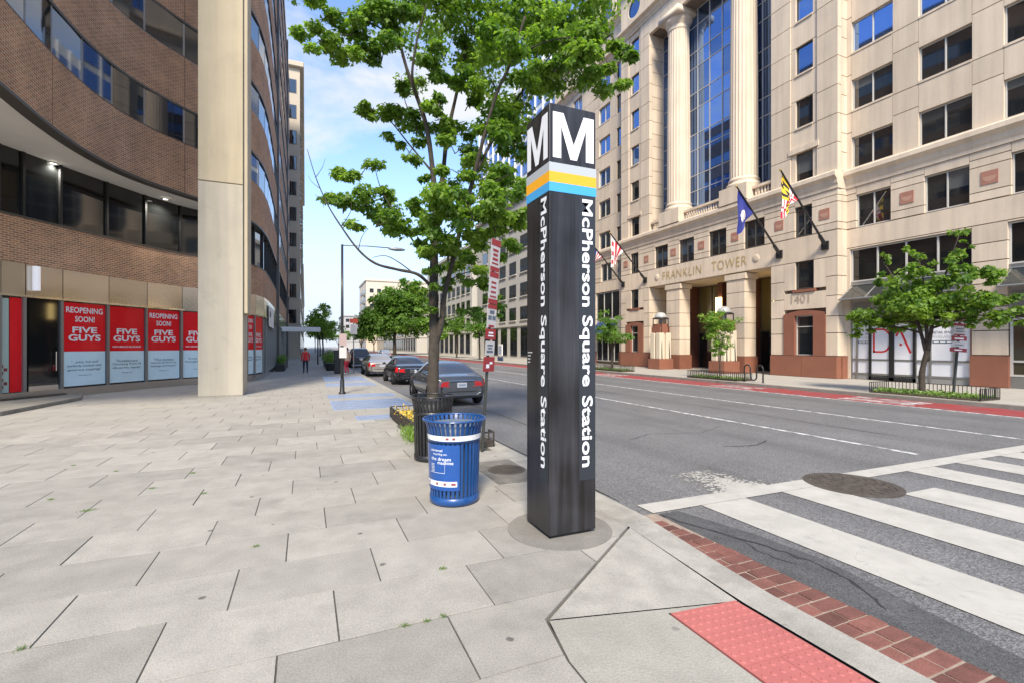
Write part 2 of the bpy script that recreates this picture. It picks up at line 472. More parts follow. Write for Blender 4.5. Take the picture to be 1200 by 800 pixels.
def paint_mat(name, col, wear=0.5, cover=0.0, wscale=5.0):
    """road paint that has worn through to the asphalt in places"""
    m = bpy.data.materials.new(name); m.use_nodes = True
    nt = m.node_tree; n = nt.nodes; L = nt.links; b = n['Principled BSDF']
    b.inputs['Roughness'].default_value = 0.7
    geo = n.new('ShaderNodeNewGeometry')
    def noise(s, d, r=0.6):
        t = n.new('ShaderNodeTexNoise'); t.inputs['Scale'].default_value = s; t.inputs['Detail'].default_value = d; t.inputs['Roughness'].default_value = r
        L.new(geo.outputs['Position'], t.inputs['Vector']); return t.outputs['Fac']
    a1 = n.new('ShaderNodeMath'); a1.operation = 'MULTIPLY_ADD'; a1.inputs[1].default_value = 0.5
    L.new(noise(120, 3), a1.inputs[0]); L.new(noise(wscale, 6), a1.inputs[2])
    mr = n.new('ShaderNodeMapRange'); mr.inputs['From Min'].default_value = 0.80 + cover; mr.inputs['From Max'].default_value = 0.95 + cover
    mr.inputs['To Max'].default_value = wear
    L.new(a1.outputs[0], mr.inputs['Value'])
    var = n.new('ShaderNodeMapRange'); var.inputs['From Min'].default_value = 0.3; var.inputs['From Max'].default_value = 0.7
    var.inputs['To Min'].default_value = 0.86; var.inputs['To Max'].default_value = 1.08
    L.new(noise(3.0, 6), var.inputs['Value'])
    rgb = n.new('ShaderNodeRGB'); rgb.outputs[0].default_value = (*col, 1)
    vm = n.new('ShaderNodeVectorMath'); vm.operation = 'SCALE'; L.new(rgb.outputs[0], vm.inputs[0]); L.new(var.outputs[0], vm.inputs['Scale'])
    vo = n.new('ShaderNodeTexVoronoi'); vo.feature = 'DISTANCE_TO_EDGE'; vo.inputs['Scale'].default_value = 1.1
    wp = n.new('ShaderNodeTexNoise'); wp.inputs['Scale'].default_value = 2.5; L.new(geo.outputs['Position'], wp.inputs['Vector'])
    ad = n.new('ShaderNodeVectorMath'); ad.operation = 'MULTIPLY_ADD'; ad.inputs[1].default_value = (0.5, 0.5, 0.5)
    L.new(wp.outputs['Color'], ad.inputs[0]); L.new(geo.outputs['Position'], ad.inputs[2]); L.new(ad.outputs[0], vo.inputs['Vector'])
    ck = n.new('ShaderNodeMapRange'); ck.inputs['From Max'].default_value = 0.0035; ck.inputs['To Min'].default_value = 0.4; ck.inputs['To Max'].default_value = 0.0
    L.new(vo.outputs['Distance'], ck.inputs['Value'])
    mxm = n.new('ShaderNodeMath'); mxm.operation = 'MAXIMUM'; L.new(mr.outputs[0], mxm.inputs[0]); L.new(ck.outputs[0], mxm.inputs[1])
    mix = n.new('ShaderNodeMix'); mix.data_type = 'RGBA'; mix.inputs[7].default_value = (0.12, 0.12, 0.125, 1)
    L.new(mxm.outputs[0], mix.inputs[0]); L.new(vm.outputs[0], mix.inputs[6]); L.new(mix.outputs[2], b.inputs['Base Color'])
    bp = n.new('ShaderNodeBump'); bp.inputs['Strength'].default_value = 0.3; bp.inputs['Distance'].default_value = 0.01
    L.new(noise(190, 3), bp.inputs['Height']); L.new(bp.outputs[0], b.inputs['Normal'])
    return m
XPAINT = paint_mat('crosswalk paint', (0.45, 0.43, 0.385), 0.35, 0.05)
LPAINT = paint_mat('lane paint', (0.62, 0.62, 0.60), 0.85, -0.10)
SMEAR = paint_mat('worn paint smear', (0.52, 0.51, 0.48), 0.95, -0.15, 4.0)
REDLANE = paint_mat('red lane paint', (0.30, 0.038, 0.038), 0.5, -0.06, 2.5)

def leaf_mat(name, dark, light, trans=0.35):
    m = bpy.data.materials.new(name); m.use_nodes = True
    nt = m.node_tree; n = nt.nodes; L = nt.links; b = n['Principled BSDF']
    b.inputs['Roughness'].default_value = 0.5
    a = n.new('ShaderNodeAttribute'); a.attribute_name = 'tint'
    mix = n.new('ShaderNodeMix'); mix.data_type = 'RGBA'
    mix.inputs[6].default_value = (*dark, 1); mix.inputs[7].default_value = (*light, 1)
    L.new(a.outputs['Fac'], mix.inputs[0]); L.new(mix.outputs[2], b.inputs['Base Color'])
    tr = n.new('ShaderNodeBsdfTranslucent')
    gm = n.new('ShaderNodeVectorMath'); gm.operation = 'MULTIPLY'; gm.inputs[1].default_value = (1.5, 1.6, 0.7)
    L.new(mix.outputs[2], gm.inputs[0]); L.new(gm.outputs[0], tr.inputs['Color'])
    ms = n.new('ShaderNodeMixShader'); ms.inputs[0].default_value = trans
    L.new(b.outputs[0], ms.inputs[1]); L.new(tr.outputs[0], ms.inputs[2])
    L.new(ms.outputs[0], n['Material Output'].inputs['Surface'])
    return m
LEAF = leaf_mat('maple leaf', (0.085, 0.175, 0.025), (0.27, 0.40, 0.06), 0.52)
LEAFL = leaf_mat('lime leaf', (0.12, 0.25, 0.03), (0.27, 0.40, 0.06), 0.42)
LEAFD = leaf_mat('elm leaf', (0.075, 0.170, 0.028), (0.22, 0.37, 0.06), 0.48)
GRASSM = leaf_mat('ground cover leaf', (0.06, 0.13, 0.02), (0.22, 0.34, 0.06), 0.3)
PETAL = leaf_mat('petal', (0.55, 0.30, 0.02), (0.72, 0.52, 0.10), 0.2)

MAPLE = [(0, 0), (.30, -.06), (.26, .16), (.52, .34), (.22, .46), (.20, .62), (0, 1.0), (-.20, .62), (-.22, .46), (-.52, .34), (-.26, .16), (-.30, -.06)]
OVAL = [(0, 0), (.22, .3), (.2, .65), (0, 1.0), (-.2, .65), (-.22, .3)]
BLADE = [(0.05, 0), (.04, .55), (0, 1.0), (-.04, .55), (-.05, 0)]

def leaves(name, pts, nrm, size, matl, parent, shape=OVAL, spread=0.8, droop=0.35, tint=None, curl=0.18):
    """one mesh of many leaf faces at pts, facing roughly along nrm"""
    P = np.asarray(pts, float); N = np.asarray(nrm, float)
    M = len(P); T = np.array(shape, float); K = len(T)
    N = N + rng.normal(0, spread, (M, 3)); N /= np.linalg.norm(N, axis=1, keepdims=True) + 1e-9
    D = rng.normal(0, 1, (M, 3)); D[:, 2] -= droop * 2
    D -= N * (D * N).sum(1, keepdims=True); D /= np.linalg.norm(D, axis=1, keepdims=True) + 1e-9
    S = np.cross(D, N)
    sz = size * rng.uniform(0.45, 1.3, (M, 1, 1)) if np.isscalar(size) else np.asarray(size).reshape(M, 1, 1)
    X = T[None, :, 0:1] * S[:, None, :] + T[None, :, 1:2] * D[:, None, :] - (curl * (np.abs(T[None, :, 0:1]) * 1.2 + T[None, :, 1:2] ** 2)) * N[:, None, :]
    V = P[:, None, :] + X * sz
    me = bpy.data.meshes.new(name)
    me.vertices.add(M * K); me.vertices.foreach_set('co', V.astype(np.float32).ravel())
    me.loops.add(M * K); me.loops.foreach_set('vertex_index', np.arange(M * K, dtype=np.int32))
    me.polygons.add(M)
    me.polygons.foreach_set('loop_start', np.arange(0, M * K, K, dtype=np.int32))
    me.polygons.foreach_set('loop_total', np.full(M, K, dtype=np.int32))
    at_ = me.attributes.new('tint', 'FLOAT', 'FACE')
    tv = np.clip(rng.beta(2, 2.6, M) if tint is None else np.asarray(tint) + rng.normal(0, .16, M), 0, 1)
    at_.data.foreach_set('value', tv.astype(np.float32))
    me.materials.append(matl)
    me.update(calc_edges=True)
    o = bpy.data.objects.new(name, me)
    COL.objects.link(o)
    return attach(o, parent)

def clump_points(c, r, n, shell=0.45):
    d = rng.normal(0, 1, (n, 3)); d /= np.linalg.norm(d, axis=1, keepdims=True)
    rad = (shell + (1 - shell) * rng.random((n, 1))) ** 0.7
    p = np.array(c)[None] + d * rad * np.array(r)[None]
    nn = d * 0.6 + np.array([[0, 0, 0.75]])
    return p, nn
# ------------------------------------------------------------------ the ground
KX = 3.3            # road face of the near kerb
FK = 20.95          # road face of the far kerb
def rz(x):          # road height: a slight cross fall towards the far gutter
    return -0.15 - 0.10 * max(0.0, min(1.0, (x - KX) / (FK - KX)))

ground = MB().ngon([(-900, -900, -0.42), (900, -900, -0.42), (900, 900, -0.42), (-900, 900, -0.42)]).build('ground', mat('far ground', (0.22, 0.21, 0.19), 0.9, var=0.2, vscale=0.02))
tag(ground, 'pale city ground reaching to the horizon', 'ground', kind='structure')

m = MB()
ys = [-60, 700]
m.ngon([(KX - 0.4, -60, rz(KX)), (FK + 0.3, -60, rz(FK)), (FK + 0.3, 700, rz(FK)), (KX - 0.4, 700, rz(KX))])
m.ngon([(FK + 0.3, -60, rz(FK)-.004), (120, -60, rz(FK)-.004), (120, 2.2, rz(FK)-.004), (FK + 0.3, 2.2, rz(FK)-.004)])
m.ngon([(-120, -60, rz(KX)-.004), (KX - 0.4, -60, rz(KX)-.004), (KX - 0.4, -6, rz(KX)-.004), (-120, -6, rz(KX)-.004)])
road = m.build('road', ASPH)
tag(road, 'grey asphalt street running away between the buildings', 'road', kind='structure')

def on_road(poly, dz):
    return [(x, y, rz(x) + dz) for x, y in poly]
def sheet(name, poly, dz, mt, parent=road):
    return MB().ngon(on_road(poly, dz)).build(name, mt, parent)
# bus lane
sheet('bus_lane', [(18.75, 4.6), (20.9, 4.6), (20.9, 400), (18.75, 400)], 0.004, REDLANE)
sheet('lane_line', [(18.55, 4.75), (18.72, 4.75), (18.72, 400), (18.55, 400)], 0.005, LPAINT)
sheet('lane_line', [(14.12, 4.75), (14.26, 4.75), (14.26, 400), (14.12, 400)], 0.004, LPAINT)
sheet('lane_line', [(10.25, 5.1), (10.39, 5.1), (10.39, 400), (10.25, 400)], 0.004, LPAINT)
# crosswalk
sheet('stop_line', [(3.72, 4.46), (13.4, 4.46), (13.4, 4.76), (3.72, 4.76)], 0.008, XPAINT)
sheet('stop_line', [(13.4, 4.42), (18.5, 4.42), (18.5, 4.72), (13.4, 4.72)], 0.008, XPAINT)
for i in range(10):
    x0 = 4.46 + 1.425 * i
    y1 = 4.458 if i != 2 else 3.78
    sheet('crosswalk_stripe', [(x0, 0.9), (x0 + 0.74, 0.9), (x0 + 0.74, y1), (x0, y1)], 0.006 + 0.0003 * (i % 2), XPAINT)
sm = MB()                                   # paint brushed past the line: many small blots that thin out with distance
for i in range(1100):
    dy = random.random()**1.9 * .95
    x_, y_ = 5.58 + random.gauss(0, .22 - .05*dy) - .12*dy, 4.77 + dy
    a_ = random.uniform(0, math.pi); l_ = random.uniform(.010, .042)*(1.15-.5*dy); w_ = l_*random.uniform(.3, .7)
    sm.ngon(on_road([(x_ + l_*math.cos(t_)*math.cos(a_) - w_*math.sin(t_)*math.sin(a_), y_ + l_*math.cos(t_)*math.sin(a_) + w_*math.sin(t_)*math.cos(a_)) for t_ in np.linspace(0, 2*math.pi, 8)[:-1]], .0050 + .000002*i))
sm.build('paint_smear', XPAINT, road)['kind'] = 'stuff'
# lane lettering in the bus lane, stretched along the street as painted road words are
for (yy, word) in ((9.6, 'BUS'), (16.2, 'ONLY'), (27.0, 'BUS'), (34.0, 'ONLY')):
    text('road_lettering', word, (19.15, yy, rz(19.8) + 0.005), (1, 0, 0), (0, 1, 0), LPAINT, road, width=1.4, height=2.6, bold=0.012)
# asphalt patches and cracks
def crack(pts, w, dz=0.004, mt=CRACK, name='crack'):
    m = MB(); L = []; Rr = []
    P = []
    for i in range(len(pts) - 1):
        for t in np.linspace(0, 1, 7)[:-1]:
            P.append((pts[i][0] + (pts[i+1][0]-pts[i][0])*t + random.uniform(-.025, .025), pts[i][1] + (pts[i+1][1]-pts[i][1])*t + random.uniform(-.025, .025)))
    P.append(pts[-1])
    for i, p in enumerate(P):
        a = P[max(i-1, 0)]; b = P[min(i+1, len(P)-1)]
        n = Vector((-(b[1]-a[1]), b[0]-a[0])); n.normalize()
        ww = w * random.uniform(.3, 1.2) * (1 if 0 < i < len(P)-1 else .2)
        L.append((p[0]+n.x*ww, p[1]+n.y*ww)); Rr.append((p[0]-n.x*ww, p[1]-n.y*ww))
    for i in range(len(P) - 1):
        m.ngon(on_road([L[i], Rr[i], Rr[i+1], L[i+1]], dz))
    return m.build(name, mt, road)
crack([(3.74, 4.42), (3.86, 4.0), (4.13, 3.28), (4.22, 2.84), (4.12, 2.4), (3.95, 2.15)], 0.018)
crack([(3.9, 3.9), (4.05, 3.6), (3.95, 3.2), (4.05, 2.9)], 0.009)
crack([(3.72, 4.2), (3.7, 3.0), (3.71, 2.0), (3.72, 1.0)], 0.013)
crack([(6.2, 8.2), (7.1, 8.6), (8.3, 8.3), (9.6, 8.9)], 0.012)
crack([(7.5, 7.0), (8.2, 6.8), (8.9, 7.1)], 0.02)
crack([(5.0, 9.5), (5.1, 14), (4.95, 20)], 0.012)
crack([(12.0, 6.0), (12.1, 12), (11.9, 22), (12.1, 34)], 0.014)
crack([(3.62, 5.0), (3.6, 9.0), (3.62, 14.0), (3.6, 24.0)], 0.016)
sheet('asphalt_patch', [(3.74, 4.40), (4.05, 4.43), (4.28, 3.6), (4.36, 2.9), (4.25, 2.3), (4.05, 1.0), (3.73, 1.0)], 0.002, ASPHD)

# manhole cover in the street
t = thing('manhole_cover', 'round rusty manhole cover set in the asphalt beside the crosswalk', 'manhole cover', (7.13, 4.32, rz(7.1)))
zz = rz(7.13)
MB().lathe([(0.60, zz+.001), (0.60, zz+.014), (0.50, zz+.016), (0.50, zz+.008)], 48, (7.13, 4.32)).build('rim', IRON, t)
m = MB().lathe([(0.495, zz+.002), (0.495, zz+.013), (0.0, zz+.013)], 48, (7.13, 4.32))
m.build('lid', IRON, t)
m = MB()
for rr in (0.12, 0.21, 0.30, 0.39, 0.46):
    k = int(rr * 44)
    for i in range(k):
        a = 2*math.pi*i/k + rr
        c, s = math.cos(a), math.sin(a)
        x, y = 7.13 + rr*c, 4.32 + rr*s
        m.prism([(x + c*.03 - s*.035, y + s*.03 + c*.035), (x - c*.03 - s*.035, y - s*.03 + c*.035), (x - c*.03 + s*.035, y - s*.03 - c*.035), (x + c*.03 + s*.035, y + s*.03 - c*.035)], zz+.0135, zz+.019)
m.build('tread_pattern', IRON, t)

# near pavement --------------------------------------------------------------
m = MB()
m.ngon([(-40, 9, -0.006), (KX-.35, 9, -0.006), (KX-.35, 45, -0.006), (-40, 45, -0.006)])
m.ngon([(-40, -6, -0.006), (1.42, -6, -0.006), (1.44, 2.8, -0.006), (KX-.35, 4.05, -0.006), (KX-.35, 9, -0.006), (-40, 9, -0.006)])
m.ngon([(-40, 45, -0.003), (KX-.35, 45, -0.003), (KX-.35, 500, -0.003), (-40, 500, -0.003)], 1)
m.box(-40, KX-.34, 44, 500, -.3, -.006, 1)
m.box(-40, 1.35, -6, 9, -.3, -.02)
m.box(-40, KX-.34, 9, 44, -.3, -.02)
sidewalk = m.build('sidewalk', [JOINT, SLAB])
tag(sidewalk, 'wide pavement of staggered grey stone slabs along the left buildings', 'sidewalk', kind='structure')

ROW, LEN, GAP = 0.66, 1.02, 0.0105
region = [(-40, -6), (1.292, -6), (1.372, 2.38), (1.448, 2.807), (2.96, 3.93), (2.98, 3.96), (2.98, 46), (-40, 46)]
def clip_rect(poly, x0, x1, y0, y1):
    def cl(P, inside, inter):
        out = []
        for i in range(len(P)):
            a, b = P[i-1], P[i]
            ia, ib = inside(a), inside(b)
            if ib:
                if not ia: out.append(inter(a, b))
                out.append(b)
            elif ia: out.append(inter(a, b))
        return out
    def ix(xx): return lambda a, b: (xx, a[1] + (b[1]-a[1])*(xx-a[0])/(b[0]-a[0]))
    def iy(yy): return lambda a, b: (a[0] + (b[0]-a[0])*(yy-a[1])/(b[1]-a[1]), yy)
    P = cl(poly, lambda p: p[0] >= x0, ix(x0))
    if P: P = cl(P, lambda p: p[0] <= x1, ix(x1))
    if P: P = cl(P, lambda p: p[1] >= y0, iy(y0))
    if P: P = cl(P, lambda p: p[1] <= y1, iy(y1))
    Q = []
    for p in P:
        if not Q or (abs(p[0]-Q[-1][0]) + abs(p[1]-Q[-1][1])) > 1e-4: Q.append(p)
    return Q
def slab_mesh(w, h):
    b = 0.0012
    mm = MB()
    x, y = w/2, h/2
    mm.v = [(-x,-y,-.05),(x,-y,-.05),(x,y,-.05),(-x,y,-.05),(-x,-y,-b),(x,-y,-b),(x,y,-b),(-x,y,-b),(-x+b,-y+b,0),(x-b,-y+b,0),(x-b,y-b,0),(-x+b,y-b,0)]
    mm.f = [(8,9,10,11)] + [(i, (i+1)%4, 4+(i+1)%4, 4+i) for i in range(4)] + [(4+i, 4+(i+1)%4, 8+(i+1)%4, 8+i) for i in range(4)]
    mm.m = [0]*len(mm.f)
    return mm.mesh('paving_slab', SLAB)
std = slab_mesh(LEN-GAP, ROW-GAP)
TREEBOX = (1.95, 2.98, 7.95, 12.45)
far = MB()
nslab = 0
def inview(x, y):
    d = x*SN + y*CS
    if d < 0.8: return False
    l = (x*CS - y*SN) / d * FPX + CENTRE
    return -140 < l < 1340 and CAMH / d * FPX + HORIZON < 960
grates = [(1.15, 2.95, 12.05, 12.75), (0.72, 3.0, 14.2, 16.6), (0.72, 3.0, 17.4, 18.6), (0.85, 3.0, 22.5, 24.5), (0.9, 3.0, 25.6, 29.6)]
for k in range(-14, 64):
    y0 = 3.10 + ROW * k; y1 = y0 + ROW
    off = (0.19 + 0.34 * k)
    n0 = int(math.floor((-14 - off) / LEN)) if y0 < 30 else int(math.floor((-4 - off) / LEN))
    x = off + LEN * n0
    while x < 3.0:
        x0, x1 = x, x + LEN
        x += LEN
        cx_, cy_ = (x0+x1)/2, (y0+y1)/2
        g_ = GAP/2 + (0.002 if random.random() < .3 else 0)
        P = clip_rect(region, x0+g_, x1-g_, y0+g_, y1-g_)
        if len(P) < 3: continue
        if x1 > TREEBOX[0] and cy_ > TREEBOX[2] and cy_ < TREEBOX[3]:
            if x0 > TREEBOX[0] - .1: continue
            P = clip_rect(region, x0+g_, TREEBOX[0]-.01, y0+g_, y1-g_)
            if len(P) < 3: continue
        tz = random.uniform(-0.0022, 0.0022)
        full = len(P) == 4 and abs((max(p[0] for p in P)-min(p[0] for p in P)) - (LEN-2*g_)) < 1e-3 and (x1-.01 < 2.98) and cx_ < 2.4
        if cy_ < 13.2 and nslab < 290 and inview(cx_, cy_):
            if full:
                o = bpy.data.objects.new('paving_slab', std); COL.objects.link(o)
                o.location = (cx_, cy_, tz)
                o.rotation_euler = (random.uniform(-.0015, .0015), random.uniform(-.0015, .0015), random.uniform(-.0025, .0025))
                attach(o, sidewalk)
            else:
                MB().prism(P, -.05, tz).build('paving_slab', SLAB, sidewalk)
            nslab += 1
        else:
            far.prism(P, -.05, tz)
o = far.build('distant_paving_slabs', mat('far granite slab', (0.318, 0.299, 0.263), 0.8, var=0.10, vscale=1.3, fine=0.10, fscale=40, bump=0.2, bscale=120, stain=0.12, spots=0.4), sidewalk)
o['kind'] = 'stuff'

# kerb of the near pavement, cut in lengths
kerb = MB().box(KX-.33, KX-.02, 4.0, 420, -.32, -.02).build('kerb', CONC)
tag(kerb, 'pale concrete kerb between the left pavement and the street', 'kerb', kind='structure')
KS = MB().box(-.16, .165, -1.495, 1.495, -.2, 0).mesh('kerb_stone', CONC)
yy = 5.5
while yy < 60:
    o = bpy.data.objects.new('kerb_stone', KS); COL.objects.link(o)
    o.location = (KX - 0.165, yy, random.uniform(-.003, .003)); attach(o, kerb); yy += 3.0

# kerb ramp at the corner -----------------------------------------------------
ramp = MB()
RZ = -0.115
ramp.ngon([(2.965, 3.90, -.004), (1.475, 2.79, 0.0), (2.95, 2.60, RZ+.02)][::-1])
ramp.build('curb_ramp', CONC)
ramp = bpy.data.objects['curb_ramp']
tag(ramp, 'sloping concrete kerb ramp at the street corner', 'ramp', kind='structure')
def ramp_z(x):
    return 0.0 + (RZ + .02) * max(0, min(1, (x - 1.46) / (2.95 - 1.46)))
def on_ramp(P, dz=0.0): return [(x, y, ramp_z(x) + dz) for x, y in P]
m = MB()
fy = lambda x: 2.79 - .19*(x-1.475)/1.475 - .012
m.ngon(on_ramp([(1.468, fy(1.468)), (1.385, 2.37), (1.31, -6), (2.31, -6), (2.31, fy(2.31))]))
m.ngon(on_ramp([(2.31, fy(2.31)), (2.31, 2.615), (2.945, 2.57), (2.945, fy(2.945))]))
m.ngon(on_ramp([(2.31, 1.0), (2.31, -6), (2.945, -6), (2.945, 1.0)]))
m.build('ramp_slab', mat('broomed concrete', (0.32, 0.303, 0.26), 0.9, var=0.10, vscale=2.5, fine=0.14, fscale=70, bump=0.6, bscale=70, stain=0.22, spots=0.3), ramp)
MB().ngon(on_ramp([(1.43, 2.86), (1.30, 2.38), (1.2, -6), (3.3, -6), (3.3, 2.6), (2.97, 3.95)], -.03)).build('ramp_bed', JOINT, ramp)
def tile(x0, x1, y0, y1):
    m = MB()
    m.ngon(on_ramp([(x0, y0), (x1, y0), (x1, y1), (x0, y1)], .004))
    for a, b in (((x0, y0), (x1, y0)), ((x1, y0), (x1, y1)), ((x1, y1), (x0, y1)), ((x0, y1), (x0, y0))):
        m.ngon(on_ramp([a], -.03) + on_ramp([b], -.03) + on_ramp([b], .004) + on_ramp([a], .004))
    sp = 0.061
    ny = int((y1-y0-.02)/sp); nx = int((x1-x0-.02)/sp)
    for i in range(nx):
        for j in range(ny):
            cx_ = x0 + (x1-x0)*(i+.5)/nx; cy_ = y0 + (y1-y0)*(j+.5)/ny
            b = len(m.v); zc = ramp_z(cx_) + .004
            for rr, h in ((.0175, 0), (.0125, .0055)):
                for q in range(8):
                    m.v.append((cx_ + rr*math.cos(q*math.pi/4), cy_ + rr*math.sin(q*math.pi/4), zc + h))
            for q in range(8):
                m.f.append((b+q, b+(q+1) % 8, b+8+(q+1) % 8, b+8+q)); m.m.append(0)
            m.f.append(tuple(b+8+q for q in range(8))); m.m.append(0)
    m.build('tactile_tile', TACT, ramp)
tile(2.325, 2.935, 2.005, 2.605)
tile(2.325, 2.628, 1.40, 2.00); tile(2.632, 2.935, 1.40, 2.00)
tile(2.325, 2.935, 0.795, 1.395)
tile(2.325, 2.935, 0.19, 0.79)
# dropped kerb and gutter bricks
def gx(y):   # kerb line at the corner, slightly curved
    return 3.02 + 0.13 * max(0.0, min(1.0, (y - 2.4) / 1.7)) ** 1.5
m = MB(); yv = list(np.linspace(-6, 2.4, 12)) + list(np.linspace(2.55, 4.0, 12))
def kz(y): return (RZ + .02) + (0.0 - RZ - .025) * max(0, min(1, (y - 2.6) / 1.35))
def b_in(y): return 3.285 + 0.03*max(0, (y-3.2))
for a, b in zip(yv[:-1], yv[1:]):
    xa, xb = 2.973, 2.973
    m.ngon([(xa, a, kz(a)), (b_in(a), a, kz(a)-.012), (b_in(b), b, kz(b)-.012), (xb, b, kz(b))])
    m.ngon([(b_in(a), a, kz(a)-.012), (b_in(a), a, -.3), (b_in(b), b, -.3), (b_in(b), b, kz(b)-.012)])
m.build('kerb_stone', CONC, kerb)
m = MB()
m.ngon([(3.28, -6, -.126), (3.70, -6, -.128), (3.70, 4.4, -.128), (3.28, 4.4, -.126)])
gut = m.build('gutter', SAND)
tag(gut, 'brick gutter strip between dropped kerb and asphalt', 'gutter', kind='structure')
BRM = MB().box(-.5, .5, -.5, .5, -.5, .5); 
bro = BRM.build('paving_brick', PAVEBR, gut); bevel(bro, 0.035, 2); brme = bro.data
bpy.data.objects.remove(bro)
yy = -0.6; k = 0
def put_brick(x0, x1, y0, y1):
    o = bpy.data.objects.new('paving_brick', brme); COL.objects.link(o)
    o.location = ((x0+x1)/2, (y0+y1)/2, -.150 + random.uniform(-.004, .004)); o.scale = (x1-x0, y1-y0, .06)
    o.rotation_euler = (random.uniform(-.02, .02), random.uniform(-.02, .02), random.uniform(-.02, .02))
    attach(o, gut)
while yy < 4.1:
    h = 0.118
    xi = b_in(yy) + .012; xo = 3.70 - 0.12*max(0, yy-3.3)
    if xo - xi > .1:
        if k % 2 == 0:
            c_ = xi + (xo-xi)*.52
            put_brick(xi, c_-.008, yy, yy+h); put_brick(c_+.008, xo, yy, yy+h)
        else:
            c_ = xi + (xo-xi)*.36
            put_brick(xi, c_-.008, yy, yy+h); put_brick(c_+.008, xo, yy, yy+h)
    yy += h + 0.019; k += 1

# pylon disc, inspection cover, grates -----------------------------------------
MB().lathe([(0.51, -.03), (0.51, .006), (0.0, .006)], 56, (2.30, 4.14)).build('footing_disc', mat('disc concrete', (0.205, 0.192, 0.168), 0.88, var=0.12, vscale=4, fine=0.2, fscale=90, bump=0.4, bscale=110, stain=0.3), sidewalk)
t = thing('storm_drain_cover', 'round cast drain cover in a weathered concrete square behind the blue bin', 'drain cover', (2.66, 6.35, 0.0))
bevel(MB().box(2.30, 2.96, 5.75, 6.98, -.03, .006).build('surround', mat('dirty concrete', (0.15, 0.14, 0.122), 0.9, var=0.2, vscale=5, fine=0.25, fscale=80, bump=0.5, bscale=90, stain=0.35), t), .004)
MB().lathe([(.27, .004), (.27, .013), (.23, .013), (.23, .008), (0, .008)], 40, (2.68, 6.40)).build('frame', IRON, t)
m = MB()
for i in range(-4, 5):
    x = 2.68 + i*.05; w = math.sqrt(max(.0, .225**2 - (i*.05)**2))
    m.box(x-.012, x+.012, 6.40-w, 6.40+w, .008, .016)
for j in range(-3, 4):
    y = 6.40 + j*.065; w = math.sqrt(max(.0, .225**2 - (j*.065)**2))
    m.box(2.68-w, 2.68+w, y-.008, y+.008, .008, .0145)
m.build('bars', IRON, t)

GRM = mat('galvanised grate', (0.50, 0.54, 0.64), 0.35, 0.75, var=0.1, vscale=2)
gl = ['nearest small blue-grey metal grating beside the flower box', 'blue-grey metal grating just beyond the nearest small one', 'narrow blue-grey metal grating beside the street lamp base',
      'blue-grey metal grating just beyond the street lamp', 'large farthest blue-grey metal grating in the pavement by the parked cars']
for gi, (x0, x1, y0, y1) in enumerate(grates):
    t = thing('pavement_grate', gl[gi], 'grate', ((x0+x1)/2, (y0+y1)/2, 0), 'metal gratings along the pavement')
    MB().box(x0+.03, x1-.03, y0+.03, y1-.03, .001, .004).build('pit', mat('grate pit', (0.22, 0.25, 0.31), 0.6), t)
    m = MB()
    m.box(x0, x1, y0, y0+.04, 0, .02); m.box(x0, x1, y1-.04, y1, 0, .02); m.box(x0, x0+.04, y0+.04, y1-.04, 0, .02); m.box(x1-.04, x1, y0+.04, y1-.04, 0, .02)
    m.build('frame', GRM, t)
    m = MB()
    n = int((x1-x0-.1)/.055)
    for i in range(n):
        x = x0 + .06 + i*.055
        m.box(x, x+.014, y0+.04, y1-.04, .004, .017)
    n = int((y1-y0)/.5)
    for i in range(1, n+1):
        y = y0 + (y1-y0)*i/(n+1)
        m.box(x0+.04, x1-.04, y-.02, y+.02, .004, .019)
    m.build('bars', GRM, t)['kind'] = 'stuff'

# moss and weeds in the joints
wp, wn = [], []
for (px, py, r) in ((103, 598, .12), (26, 760, .05), (86, 545, .05), (60, 585, .05), (136, 552, .04), (226, 554, .06), (178, 572, .07), (238, 578, .06), (300, 640, .05), (519, 666, .06), (520, 722, .05), (475, 733, .05), (500, 728, .04)):
    c = gp(px, py)
    for i in range(int(110*r/.06)):
        wp.append((c.x + random.gauss(0, r*.32), c.y + random.gauss(0, r*.22), .0)); wn.append((random.gauss(0, 1), random.gauss(0, 1), .2))
o = leaves('joint_weeds', wp, wn, 0.02, GRASSM, None, BLADE, 0.3, -1.2)
tag(o, 'tufts of green moss and weeds growing in the paving joints', 'weeds', kind='stuff')

# far pavement ------------------------------------------------------------------
FZ = -0.12
m = MB()
m.box(FK+.3, 29.9, 4.0, 500, -.45, FZ)
fside = m.build('sidewalk_far', mat('far pavement', (0.37, 0.345, 0.30), 0.85, var=0.08, vscale=0.8, fine=0.05, fscale=30, stain=0.1))
tag(fside, 'pale concrete pavement in front of the limestone tower', 'sidewalk', kind='structure')
fk = MB().box(FK, FK+.298, 3.7, 500, -.45, FZ+.004).build('kerb_far', CONCD)
tag(fk, 'grey stone kerb along the red bus lane', 'kerb', kind='structure')
m = MB()
for i in range(1, 60):
    y = 4.0 + i*1.5
    m.box(FK+.31, 28.4, y-.008, y+.008, FZ-.01, FZ+.003)
for x in (22.8, 24.6, 26.4):
    m.box(x-.008, x+.008, 4.1, 94, FZ-.01, FZ+.0035)
m.build('paving_joints', mat('faint joint', (0.30, 0.28, 0.25), 0.9), fside)
BLINDS = [mat('glass over pale blind', (0.10, 0.105, 0.10), .06, ior=1.8), mat('glass over grey blind', (0.05, 0.052, 0.052), .06, ior=1.8), mat('glass over dark blind', (0.03, 0.030, 0.028), .06, ior=1.8)]
